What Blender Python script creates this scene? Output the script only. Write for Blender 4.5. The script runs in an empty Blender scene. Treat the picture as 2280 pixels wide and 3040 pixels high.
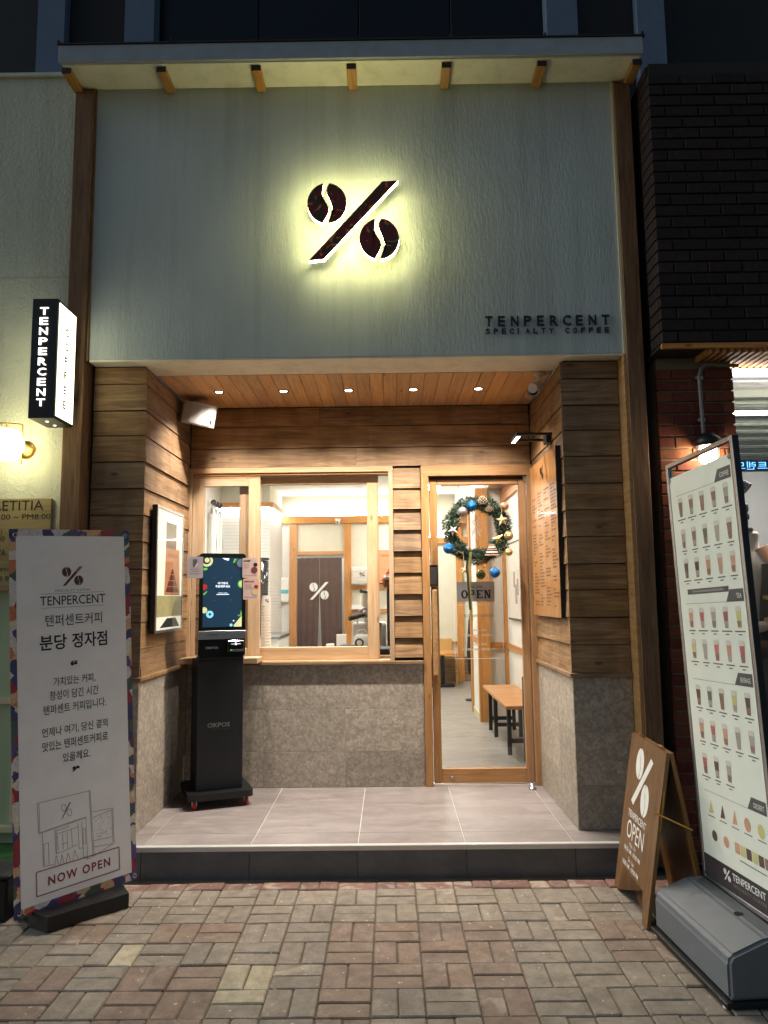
import bpy, bmesh, math, random
from mathutils import Vector, Matrix
random.seed(7)
scene = bpy.context.scene
COL = scene.collection
R = math.radians

# ------------------------------------------------------------------ camera
FPX, CX, CY, CZ = 2238.3, .1926, -4.3471, 1.5237
yaw, pitch, roll = -.0062, .1139, -.0112
fwd = Vector((math.sin(yaw)*math.cos(pitch), math.cos(yaw)*math.cos(pitch), math.sin(pitch)))
rgt = Vector((math.cos(yaw), -math.sin(yaw), 0))
upv = rgt.cross(fwd)
rgt2 = rgt*math.cos(roll)+upv*math.sin(roll)
upv2 = upv*math.cos(roll)-rgt*math.sin(roll)
cam = bpy.data.cameras.new('camera'); camo = bpy.data.objects.new('camera', cam); COL.objects.link(camo)
M = Matrix((( rgt2.x, upv2.x, -fwd.x, CX), (rgt2.y, upv2.y, -fwd.y, CY), (rgt2.z, upv2.z, -fwd.z, CZ), (0, 0, 0, 1)))
camo.matrix_world = M
cam.sensor_fit = 'VERTICAL'; cam.sensor_height = 36; cam.lens = FPX/3040*36
cam.clip_start = .05; cam.clip_end = 500
scene.camera = camo
def proj(p):
    d = Vector(p)-Vector((CX, CY, CZ)); z = d.dot(fwd)
    return (1140+FPX*d.dot(rgt2)/z, 1520-FPX*d.dot(upv2)/z) if z > .05 else (9e9, 9e9)

# ------------------------------------------------------------------ night sky, dim sun standing in for street light, exposure
world = bpy.data.worlds.new('World'); scene.world = world; world.use_nodes = True
wn = world.node_tree.nodes; wl = world.node_tree.links
sky = wn.new('ShaderNodeTexSky'); sky.sky_type = 'NISHITA'; sky.sun_disc = False
SUN_EL, SUN_RZ = R(20), R(267)
sky.sun_elevation = SUN_EL; sky.sun_rotation = SUN_RZ
bg = wn['Background']; bg.inputs['Strength'].default_value = .055
wl.new(sky.outputs[0], bg.inputs['Color'])
sun = bpy.data.lights.new('sun', 'SUN'); sun.energy = 1.1; sun.angle = R(30); sun.color = (.66, .90, 1)
suno = bpy.data.objects.new('sun', sun); COL.objects.link(suno)
suno.rotation_euler = (-Vector((math.sin(SUN_RZ)*math.cos(SUN_EL), math.cos(SUN_RZ)*math.cos(SUN_EL), math.sin(SUN_EL)))).to_track_quat('-Z', 'Y').to_euler()
scene.view_settings.view_transform = 'Standard'; scene.view_settings.look = 'None'
scene.view_settings.exposure = 0; scene.view_settings.gamma = 1
scene.view_settings.use_curve_mapping = False
scene.render.engine = 'CYCLES'
cy = scene.cycles
cy.use_denoising = True
try: cy.denoiser = 'OPENIMAGEDENOISE'
except Exception: pass
cy.max_bounces = 8; cy.diffuse_bounces = 4; cy.glossy_bounces = 4; cy.transparent_max_bounces = 12
cy.caustics_reflective = False; cy.caustics_refractive = False; cy.sample_clamp_indirect = 4
cy.use_light_tree = True

# ------------------------------------------------------------------ materials
def lin(c): c /= 255; return c/12.92 if c <= .04045 else ((c+.055)/1.055)**2.4
def S(r, g, b): return (lin(r), lin(g), lin(b), 1)
class NT:
    def __init__(s, name):
        s.m = bpy.data.materials.new(name); s.m.use_nodes = True
        s.n = s.m.node_tree.nodes; s.l = s.m.node_tree.links; s.b = s.n['Principled BSDF']
    def node(s, t, **kw):
        x = s.n.new(t)
        for k, v in kw.items():
            if k in x.inputs: s.put(x.inputs[k], v)
            else: setattr(x, k, v)
        return x
    def put(s, sock, v):
        if isinstance(v, bpy.types.NodeSocket): s.l.new(v, sock)
        else: sock.default_value = v
    def coords(s, scale=(1, 1, 1), rnd=True, kind='Object'):
        tc = s.node('ShaderNodeTexCoord'); mp = s.node('ShaderNodeMapping'); mp.inputs['Scale'].default_value = scale
        if kind == 'World': s.l.new(s.node('ShaderNodeNewGeometry').outputs['Position'], mp.inputs['Vector'])
        else: s.l.new(tc.outputs[kind], mp.inputs['Vector'])
        if rnd:
            oi = s.node('ShaderNodeObjectInfo'); mu = s.node('ShaderNodeMath', operation='MULTIPLY'); mu.inputs[1].default_value = 37.3
            s.l.new(oi.outputs['Random'], mu.inputs[0]); cb = s.node('ShaderNodeCombineXYZ')
            for k in range(3): s.l.new(mu.outputs[0], cb.inputs[k])
            s.l.new(cb.outputs[0], mp.inputs['Location'])
        return mp.outputs[0]
    def noise(s, vec, scale, detail=4, rough=.55, dist=0):
        x = s.node('ShaderNodeTexNoise', Scale=scale, Detail=detail, Roughness=rough, Distortion=dist); s.l.new(vec, x.inputs['Vector']); return x.outputs['Fac']
    def ramp(s, fac, stops):
        x = s.node('ShaderNodeValToRGB'); s.l.new(fac, x.inputs['Fac']); e = x.color_ramp.elements
        while len(e) < len(stops): e.new(.5)
        for q, (p, c) in zip(e, stops): q.position = p; q.color = c
        return x.outputs['Color']
    def mix(s, fac, a, b, mode='MIX'):
        x = s.node('ShaderNodeMixRGB', blend_type=mode); s.put(x.inputs[0], fac); s.put(x.inputs[1], a); s.put(x.inputs[2], b); return x.outputs[0]
    def rand(s, lo, hi):
        oi = s.node('ShaderNodeObjectInfo'); mr = s.node('ShaderNodeMapRange'); s.l.new(oi.outputs['Random'], mr.inputs[0])
        mr.inputs[3].default_value = lo; mr.inputs[4].default_value = hi; return mr.outputs[0]
    def bump(s, h, strength=.3, dist=.01):
        x = s.node('ShaderNodeBump', Strength=strength, Distance=dist); s.l.new(h, x.inputs['Height']); s.l.new(x.outputs[0], s.b.inputs['Normal'])
    def hsv(s, col, hue=.5, sat=1., val=1.):
        x = s.node('ShaderNodeHueSaturation'); s.put(x.inputs['Hue'], hue); s.put(x.inputs['Saturation'], sat); s.put(x.inputs['Value'], val); s.put(x.inputs['Color'], col); return x.outputs[0]
    def done(s, col, rough=.6, metal=0, spec=.5, coat=0):
        s.put(s.b.inputs['Base Color'], col); s.put(s.b.inputs['Roughness'], rough); s.b.inputs['Metallic'].default_value = metal
        s.b.inputs['Specular IOR Level'].default_value = spec; s.b.inputs['Coat Weight'].default_value = coat
        return s.m
def plain(name, c, rough=.5, metal=0, var=.12, coat=0, spec=.5, bump=0):
    t = NT(name); v = t.coords(rnd=True); n = t.noise(v, 9, 5)
    col = t.hsv(c, val=t.ramp(n, [(.3, (1-var,)*3+(1,)), (.7, (1+var*.5,)*3+(1,))]))
    if bump: t.bump(t.noise(v, 140, 3), bump, .002)
    return t.done(col, rough, metal, spec, coat)
def emit(name, c, strength, base=None):
    t = NT(name); t.put(t.b.inputs['Emission Color'], c); t.b.inputs['Emission Strength'].default_value = strength
    return t.done(base or c, .4)
def wood(name, c1, c2, c3, rough=.6, grain=1., lo=.75, hi=1.15, bands=0, coat=0, axis=0):
    t = NT(name)
    sc = [26, 26, 26]; sc[axis] = 2.2
    v = t.coords(sc); n1 = t.noise(v, 1, 6, .6, 1.2)
    sc2 = [130, 130, 130]; sc2[axis] = 5
    n2 = t.noise(t.coords(sc2), 1, 3, .6, .3)
    col = t.ramp(n1, [(.28, c1), (.5, c2), (.72, c3)])
    col = t.mix(.35*grain, col, t.ramp(n2, [(.35, (.45, .38, .32, 1)), (.65, (1.25, 1.22, 1.18, 1))]), 'MULTIPLY')
    if bands:
        sc3 = [2, 2, 2]; sc3[axis] = 7
        n3 = t.noise(t.coords(sc3), 1, 2, .4)
        col = t.mix(bands, col, t.ramp(n3, [(.38, (.55, .48, .42, 1)), (.52, (1, 1, 1, 1)), (.66, (1.15, 1.12, 1.05, 1))]), 'MULTIPLY')
    # sparse knots
    sc4 = [8, 8, 8]; sc4[axis] = 3.2
    vo = t.node('ShaderNodeTexVoronoi', Scale=1.0); t.l.new(t.coords(sc4), vo.inputs['Vector'])
    col = t.mix(t.ramp(vo.outputs['Distance'], [(.04, (.75,)*3+(1,)), (.11, (0, 0, 0, 1))]), col, (c1[0]*.35, c1[1]*.3, c1[2]*.25, 1))
    col = t.hsv(col, val=t.rand(lo, hi), sat=t.rand(.9, 1.08))
    t.bump(n2, .35*grain, .003)
    return t.done(col, rough, 0, .4, coat)

M_ = {}
M_['siding'] = wood('siding', S(110, 84, 58), S(146, 114, 80), S(172, 140, 104), .62, .75, .84, 1.1, .38)
M_['ceilwood'] = wood('ceilwood', S(190, 142, 96), S(210, 166, 118), S(220, 182, 138), .5, .5, .82, 1.12)
M_['pine'] = wood('pine', S(172, 138, 102), S(186, 154, 118), S(196, 168, 134), .5, .45, .95, 1.06)
M_['pinez'] = wood('pinez', S(172, 138, 102), S(186, 154, 118), S(196, 168, 134), .5, .45, .95, 1.06, axis=2)
M_['doorwood'] = wood('doorwood', S(150, 108, 66), S(170, 126, 82), S(182, 140, 96), .45, .5, .96, 1.05)
M_['doorwoodz'] = wood('doorwoodz', S(150, 108, 66), S(170, 126, 82), S(182, 140, 96), .45, .5, .96, 1.05, axis=2)
M_['postwood'] = wood('postwood', S(84, 60, 40), S(118, 86, 58), S(140, 106, 74), .65, 1, .95, 1.05, axis=2)
M_['rafter'] = wood('rafter', S(150, 108, 60), S(178, 134, 80), S(192, 150, 96), .6, .7, .9, 1.1, axis=1)
M_['boardwood'] = wood('boardwood', S(98, 68, 40), S(120, 86, 51), S(132, 98, 61), .5, .6, .97, 1.03, axis=2)
M_['menuwood'] = wood('menuwood', S(146, 98, 54), S(174, 124, 76), S(188, 142, 92), .28, .5, .97, 1.03, axis=2, coat=.3)
M_['intwood'] = wood('intwood', S(168, 112, 58), S(190, 134, 76), S(204, 150, 92), .5, .5, .95, 1.06, axis=2)
M_['intwoodx'] = wood('intwoodx', S(168, 112, 58), S(190, 134, 76), S(204, 150, 92), .5, .5, .95, 1.06)
M_['plaque'] = wood('plaque', S(132, 116, 78), S(150, 134, 94), S(162, 146, 106), .5, .4, .97, 1.03)
M_['slat'] = wood('slat', S(150, 110, 64), S(190, 146, 92), S(210, 168, 112), .55, .6, .9, 1.1, axis=1)

def plaster(name, c, sv, strength, dist=.012, stain=.12):
    t = NT(name); v = t.coords(sv, rnd=False); n = t.noise(v, 1, 5, .62, .4)
    v2 = t.coords((1.1, 1.1, .7), rnd=False); n2 = t.noise(v2, 1.6, 5, .6)
    v3 = t.coords((90, 90, 40), rnd=False); n3 = t.noise(v3, 1, 4, .6)
    h = t.mix(.35, n, n3)
    t.bump(h, strength, dist)
    col = t.hsv(c, val=t.ramp(n2, [(.3, (1-stain,)*3+(1,)), (.7, (1.03,)*3+(1,))]))
    n4 = t.noise(t.coords((9, 9, .45), rnd=False), 1, 5, .65); col = t.mix(.8, col, t.ramp(n4, [(.34, (.84, .84, .83, 1)), (.52, (1, 1, 1, 1))]), 'MULTIPLY')
    return t.done(col, .85, 0, .2)
M_['plaster'] = plaster('plaster', S(186, 194, 193), (75, 75, 14), .42, .012)
M_['soffitwhite'] = plaster('soffitwhite', S(236, 232, 214), (30, 30, 30), .2)
M_['plaster_left'] = plaster('plaster_left', S(205, 206, 188), (48, 48, 48), .8, .018)
M_['mintpanel'] = plaster('mintpanel', S(176, 190, 158), (60, 60, 60), .25, .006)
M_['creamtrim'] = plain('creamtrim', S(214, 204, 172), .5)
M_['creamwall'] = plain('creamwall', S(222, 217, 196), .8, var=.05)
M_['whitewall'] = plain('whitewall', S(226, 224, 214), .8, var=.04)
M_['whiteceil'] = plain('whiteceil', S(238, 236, 226), .9, var=.03)

def stone(name, base, lo=.9, hi=1.08):
    t = NT(name); v = t.coords((1, 1, 1))
    vo = t.node('ShaderNodeTexVoronoi', Scale=58., Randomness=1.); t.l.new(v, vo.inputs['Vector'])
    vo2 = t.node('ShaderNodeTexVoronoi', Scale=21., Randomness=1.); t.l.new(v, vo2.inputs['Vector'])
    n = t.noise(v, 5, 5, .6); n3 = t.noise(v, 160, 2)
    chip = t.ramp(vo.outputs['Color'], [(.2, (.74, .71, .68, 1)), (.5, (1, 1, 1, 1)), (.85, (1.4, 1.37, 1.33, 1))])
    chip2 = t.ramp(vo2.outputs['Color'], [(.3, (.82, .81, .8, 1)), (.62, (1, 1, 1, 1)), (.9, (1.3, 1.28, 1.25, 1))])
    col = t.mix(.6, base, chip, 'MULTIPLY'); col = t.mix(.45, col, chip2, 'MULTIPLY')
    col = t.mix(.5, col, t.ramp(n, [(.3, (.88, .87, .86, 1)), (.7, (1.08, 1.07, 1.06, 1))]), 'MULTIPLY')
    col = t.hsv(col, val=t.rand(lo, hi)); t.bump(n3, .12, .002)
    return t.done(col, .55, 0, .4)
M_['stone'] = stone('stone', S(162, 152, 139), .86, 1.1)
def porcelain(name, c, rough, lo=.94, hi=1.05, k=.22):
    t = NT(name); v = t.coords((1.3, 2.6, 2)); n = t.noise(v, 2.4, 7, .62, .8); n2 = t.noise(t.coords((3, 14, 6)), 1.5, 4, .6, .5)
    col = t.mix(1, c, t.ramp(n, [(.3, (1-k,)*3+(1,)), (.7, (1+k*.7,)*3+(1,))]), 'MULTIPLY')
    col = t.mix(.6, col, t.ramp(n2, [(.35, (1-k*.7,)*3+(1,)), (.7, (1+k*.6,)*3+(1,))]), 'MULTIPLY')
    n5 = t.noise(t.coords((1, 1, 1), rnd=False, kind='World'), 4.5, 7, .7, 1.2); col = t.mix(.7, col, t.ramp(n5, [(.36, (.84, .83, .82, 1)), (.55, (1.02, 1.02, 1.02, 1))]), 'MULTIPLY')
    col = t.hsv(col, val=t.rand(lo, hi)); t.bump(n, .05, .003)
    return t.done(col, t.ramp(n2, [(.3, (rough-.08,)*3+(1,)), (.7, (rough+.1,)*3+(1,))]), 0, .4)
M_['floortile'] = porcelain('floortile', S(142, 132, 128), .42)
M_['riser'] = porcelain('riser', S(98, 99, 100), .45)
M_['intfloor'] = porcelain('intfloor', S(150, 146, 138), .35)
M_['grout'] = plain('grout', S(206, 202, 192), .8)
M_['groutdark'] = plain('groutdark', S(96, 92, 88), .85)
def paver(name, c, blotch, lo=.82, hi=1.15):
    t = NT(name); v = t.coords((1, 1, 1)); n = t.noise(v, 16, 6, .65); n2 = t.noise(v, 5.5, 4, .6, .6); n3 = t.noise(v, 190, 3, .6)
    wv = t.coords((1, 1, 1), rnd=False, kind='World'); n4 = t.noise(wv, 2.6, 6, .62); n6 = t.noise(wv, 8.5, 6, .7, .6)
    col = t.mix(1, c, t.ramp(n, [(.3, (.74, .72, .7, 1)), (.7, (1.22, 1.2, 1.17, 1))]), 'MULTIPLY')
    col = t.mix(t.ramp(n2, [(blotch, (0, 0, 0, 1)), (blotch+.09, (.7, .7, .7, 1))]), col, S(176, 164, 146))
    col = t.mix(.6, col, t.ramp(n4, [(.34, (.68, .65, .62, 1)), (.64, (1.14, 1.13, 1.12, 1))]), 'MULTIPLY')
    col = t.mix(t.ramp(n6, [(.56, (0, 0, 0, 1)), (.68, (.4, .4, .4, 1))]), col, S(168, 156, 140))
    col = t.mix(.5, col, t.ramp(n3, [(.35, (.72, .72, .72, 1)), (.65, (1.2, 1.2, 1.2, 1))]), 'MULTIPLY')
    n5 = t.noise(v, 38, 2, .5); col = t.mix(t.ramp(n5, [(.71, (0, 0, 0, 1)), (.74, (.75, .75, .75, 1))]), col, S(196, 188, 172))
    col = t.hsv(col, val=t.rand(lo, hi), sat=t.rand(.94, 1.05))
    t.bump(t.mix(.5, n, n3), .55, .004)
    return t.done(col, .8, 0, .3)
M_['paver'] = paver('paver', S(138, 128, 116), .64, .93, 1.06)
M_['paver_brown'] = paver('paver_brown', S(134, 116, 103), .66, .93, 1.06)
M_['paver_red'] = paver('paver_red', S(132, 100, 92), .52)
M_['paver_pale'] = paver('paver_pale', S(172, 162, 138), .6)
M_['sand'] = plain('sand', S(98, 86, 74), .95, var=.35, bump=.6)
M_['moss'] = plain('moss', S(34, 38, 28), .95, var=.4, bump=.6)
def brickmat(name, c):
    t = NT(name); v = t.coords((1, 1, 1)); n = t.noise(v, 30, 5, .65)
    col = t.mix(1, c, t.ramp(n, [(.3, (.7, .66, .62, 1)), (.7, (1.2, 1.2, 1.2, 1))]), 'MULTIPLY')
    col = t.hsv(col, hue=t.rand(.49, .515), val=t.rand(.72, 1.2)); t.bump(n, .5, .004)
    return t.done(col, .8, 0, .3)
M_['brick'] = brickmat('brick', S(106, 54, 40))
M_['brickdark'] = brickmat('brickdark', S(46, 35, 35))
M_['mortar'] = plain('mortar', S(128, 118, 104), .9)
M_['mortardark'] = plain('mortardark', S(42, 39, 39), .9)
M_['black'] = plain('black', S(18, 18, 20), .45, var=.05)
M_['blackgloss'] = plain('blackgloss', S(10, 11, 13), .12, var=.05, coat=.4)
M_['blackmatte'] = plain('blackmatte', S(30, 27, 25), .75, var=.08)
M_['kioskblack'] = plain('kioskblack', S(17, 18, 22), .5, var=.06, bump=.1)
M_['white'] = plain('white', S(236, 234, 228), .45, var=.04)
M_['papercup'] = plain('papercup', S(236, 230, 218), .6, var=.04)
M_['paper'] = plain('paper', S(232, 228, 224), .6, var=.04)
M_['offwhite'] = plain('offwhite', S(214, 206, 194), .55, var=.06)
M_['vinyl'] = plain('vinyl', S(240, 236, 236), .5, var=.05)
M_['menuvinyl'] = plain('menuvinyl', S(236, 236, 222), .45, var=.04)
M_['steel'] = plain('steel', S(170, 172, 176), .32, 1, .1)
M_['alu'] = plain('alu', S(190, 190, 192), .38, 1, .08)
M_['nosing'] = plain('nosing', S(214, 210, 204), .35, .3, .06)
M_['brass'] = plain('brass', S(196, 152, 78), .3, 1, .1)
M_['greyplastic'] = plain('greyplastic', S(104, 106, 110), .5, 0, .08, bump=.15)
M_['darkgrey'] = plain('darkgrey', S(58, 58, 62), .55)
M_['midgrey'] = plain('midgrey', S(110, 108, 106), .6)
M_['noticegrey'] = plain('noticegrey', S(168, 165, 164), .5)
M_['red'] = plain('red', S(190, 26, 26), .4)
M_['wine'] = plain('wine', S(140, 26, 48), .6)
M_['wine_soft'] = plain('wine_soft', S(150, 78, 94), .6)
M_['ink'] = plain('ink', S(22, 20, 34), .6)
M_['pencil'] = plain('pencil', S(96, 94, 98), .7)
M_['greytext'] = plain('greytext', S(150, 140, 130), .7)
M_['tabgrey'] = plain('tabgrey', S(92, 86, 86), .6)
M_['menubrown'] = plain('menubrown', S(66, 56, 58), .5)
M_['engrave'] = plain('engrave', S(120, 78, 40), .6)
M_['noren'] = plain('noren', S(86, 66, 60), .9, var=.18, bump=.3)
M_['rattan'] = wood('rattan', S(188, 140, 78), S(206, 162, 100), S(220, 182, 124), .6, .6, .97, 1.03)
M_['orange'] = plain('orange', S(214, 146, 104), .6)
M_['maroon'] = plain('maroon', S(124, 52, 44), .6)
M_['teal'] = plain('teal', S(96, 178, 190), .4)
M_['yellow'] = plain('yellow', S(214, 200, 144), .5)
M_['slateblue'] = plain('slateblue', S(98, 116, 140), .85, var=.1)
M_['darkfacade'] = plain('darkfacade', S(34, 33, 35), .7, var=.2)
M_['darkwindow'] = plain('darkwindow', S(16, 18, 20), .25, var=.2)
M_['fascia'] = plain('fascia', S(150, 160, 168), .75, var=.12)
M_['rafcap'] = plain('rafcap', S(44, 36, 32), .7)
M_['turf'] = plain('turf', S(44, 96, 34), .95, var=.4, bump=.8)
M_['camwhite'] = plain('camwhite', S(212, 200, 186), .4, var=.05)
M_['speaker'] = plain('speaker', S(168, 158, 150), .6, var=.05)
M_['grille'] = plain('grille', S(150, 142, 136), .8, var=.1, bump=.6)
M_['coat'] = plain('coat', S(132, 84, 46), .9, var=.2, bump=.5)
M_['navy'] = plain('navy', S(30, 32, 46), .9, var=.15, bump=.4)
M_['knit'] = plain('knit', S(220, 206, 190), .95, var=.1, bump=.8)
M_['skirt'] = plain('skirt', S(120, 104, 98), .85, var=.2)
M_['concrete'] = plaster('concrete', S(150, 150, 150), (4, 4, 2), .3)
M_['shutter'] = plain('shutter', S(196, 200, 184), .5)
M_['pinkcard'] = plain('pinkcard', S(222, 190, 182), .35, var=.03)
M_['lilaccard'] = plain('lilaccard', S(206, 192, 200), .35, var=.03)
M_['needle'] = plain('needle', S(36, 62, 44), .7, var=.5)
M_['needle_light'] = plain('needle_light', S(84, 110, 84), .7, var=.4)
def glitter(name, c, rough=.35):
    t = NT(name); v = t.coords((1, 1, 1)); vo = t.node('ShaderNodeTexVoronoi', Scale=150.); t.l.new(v, vo.inputs['Vector'])
    col = t.mix(.8, c, t.ramp(vo.outputs['Color'], [(.2, (.3, .3, .3, 1)), (.6, (1, 1, 1, 1)), (.9, (2.2, 2.2, 2.2, 1))]), 'MULTIPLY')
    t.bump(vo.outputs['Distance'], .8, .006); return t.done(col, rough, .55, .6)
M_['glitblue'] = glitter('glitblue', S(20, 104, 168)); M_['glitgold'] = glitter('glitgold', S(196, 176, 130)); M_['glitrose'] = glitter('glitrose', S(206, 156, 122))
M_['silverball'] = plain('silverball', S(168, 152, 144), .35, .6); M_['greenball'] = plain('greenball', S(74, 82, 44), .08, .8, coat=.5)
M_['gold'] = plain('gold', S(214, 176, 96), .3, 1); M_['starcloth'] = plain('starcloth', S(222, 196, 150), .8, bump=.3); M_['cone'] = plain('cone', S(110, 74, 48), .7, var=.3)
M_['conetip'] = plain('conetip', S(214, 196, 170), .6); M_['ribbon'] = plain('ribbon', S(132, 122, 70), .4); M_['ribbondark'] = plain('ribbondark', S(50, 50, 34), .4); M_['snowflake'] = plain('snowflake', S(204, 180, 168), .3, .6)
M_['balsa'] = plain('balsa', S(190, 150, 126), .7)

def glass(name, tint=(1, 1, 1, 1), refl=1.):
    t = NT(name); t.n.remove(t.b); out = t.n['Material Output']
    tr = t.node('ShaderNodeBsdfTransparent', Color=tint); gl = t.node('ShaderNodeBsdfGlossy', Roughness=.02)
    lw = t.node('ShaderNodeLayerWeight', Blend=.5); pw = t.node('ShaderNodeMath', operation='POWER'); pw.inputs[1].default_value = 4.5; t.l.new(lw.outputs['Facing'], pw.inputs[0])
    mu = t.node('ShaderNodeMath', operation='MULTIPLY_ADD'); mu.inputs[1].default_value = refl*.9; mu.inputs[2].default_value = .055*refl; t.l.new(pw.outputs[0], mu.inputs[0])
    mx = t.node('ShaderNodeMixShader'); t.l.new(mu.outputs[0], mx.inputs[0]); t.l.new(tr.outputs[0], mx.inputs[1]); t.l.new(gl.outputs[0], mx.inputs[2])
    t.l.new(mx.outputs[0], out.inputs['Surface']); return t.m
M_['glass'] = glass('glass'); M_['smoke'] = glass('smoke', (.25, .25, .26, 1)); M_['acrylic'] = glass('acrylic', (.95, .96, .95, 1), .45)
def leafprint(name, dark=1.):
    t = NT(name); v = t.coords((1, 1, 1), rnd=False); n = t.noise(v, 4.5, 2, .5, 2.5); n2 = t.noise(v, 9, 1, .5, 3)
    col = t.ramp(n, [(.3, S(28, 44, 30)), (.44, S(60, 34, 22)), (.54, S(92, 22, 22)), (.64, S(44, 26, 16)), (.75, S(24, 30, 20))])
    col = t.mix(t.ramp(n2, [(.6, (0, 0, 0, 1)), (.66, (.8, .8, .8, 1))]), col, S(160, 96, 64))
    if dark != 1: col = t.hsv(col, val=dark)
    return t.done(col, .3, 0, .4)
M_['leafface'] = leafprint('leafface', 2.2); M_['leafprint'] = leafprint('leafprint', 1.3)
def floral(name):
    t = NT(name); v = t.coords((1, 1, 1), rnd=False)
    ds = t.node('ShaderNodeTexNoise', Scale=16., Detail=3.); t.l.new(v, ds.inputs['Vector'])
    va = t.node('ShaderNodeVectorMath', operation='MULTIPLY_ADD'); t.l.new(ds.outputs['Color'], va.inputs[0]); va.inputs[1].default_value = (.06, .06, .06); t.l.new(v, va.inputs[2])
    vo = t.node('ShaderNodeTexVoronoi', Scale=17.); t.l.new(va.outputs[0], vo.inputs['Vector'])
    sp = t.node('ShaderNodeSeparateColor'); t.l.new(vo.outputs['Color'], sp.inputs[0])
    col = t.ramp(sp.outputs[0], [(0, S(60, 60, 110)), (.16, S(214, 206, 204)), (.3, S(206, 120, 82)), (.42, S(150, 44, 66)), (.54, S(218, 208, 190)), (.66, S(92, 76, 128)), (.78, S(70, 92, 82)), (.9, S(216, 170, 130))])
    for e in t.n:
        if e.type == 'VALTORGB': e.color_ramp.interpolation = 'CONSTANT'
    n = t.noise(v, 45, 4, .6, 2); col = t.mix(.55, col, t.ramp(n, [(.35, (.6, .58, .6, 1)), (.65, (1.2, 1.2, 1.2, 1))]), 'MULTIPLY')
    return t.done(col, .5)
M_['floral'] = floral('floral')

E_ = {}
E_['logo'] = emit('logo_light', (1, .93, .40, 1), 36)
E_['spot'] = emit('spot_light', (1, .93, .84, 1), 25)
E_['blade'] = emit('blade_light', (1, .97, .66, 1), 3.0)
E_['blade_letter'] = emit('blade_letter', (1, .97, .92, 1), 2.4)
E_['globe'] = emit('globe_light', (1, .92, .52, 1), 16)
E_['strip'] = emit('strip_light', (1, .96, .88, 1), 120)
E_['panel'] = emit('panel_light', (1, .97, .9, 1), 44)
E_['led'] = emit('led_bar', (1, .95, .88, 1), 16)
E_['cage'] = emit('cage_light', (1, .82, .55, 1), 70)
E_['shopled'] = emit('shop_led', (1, .97, .92, 1), 12)
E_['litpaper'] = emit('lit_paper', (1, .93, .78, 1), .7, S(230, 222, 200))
E_['mirrorblue'] = emit('mirror_blue', (.12, .45, 1, 1), 3)
def scr(n, c, s=1.): return emit('screen_'+n, c, s)
E_['scr_bg'] = scr('bg', S(22, 46, 66), .9); E_['scr_white'] = scr('white', S(225, 240, 255), 1.1); E_['scr_green'] = scr('green', S(92, 180, 70), .9); E_['scr_cream'] = scr('cream', S(206, 206, 150), .8)
E_['scr_red'] = scr('red', S(170, 40, 30), .8); E_['scr_cyan'] = scr('cyan', S(130, 205, 230), .9); E_['scr_grey'] = scr('grey', S(90, 104, 116), .8); E_['scr_dark'] = scr('dark', S(30, 40, 50), .7)

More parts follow.
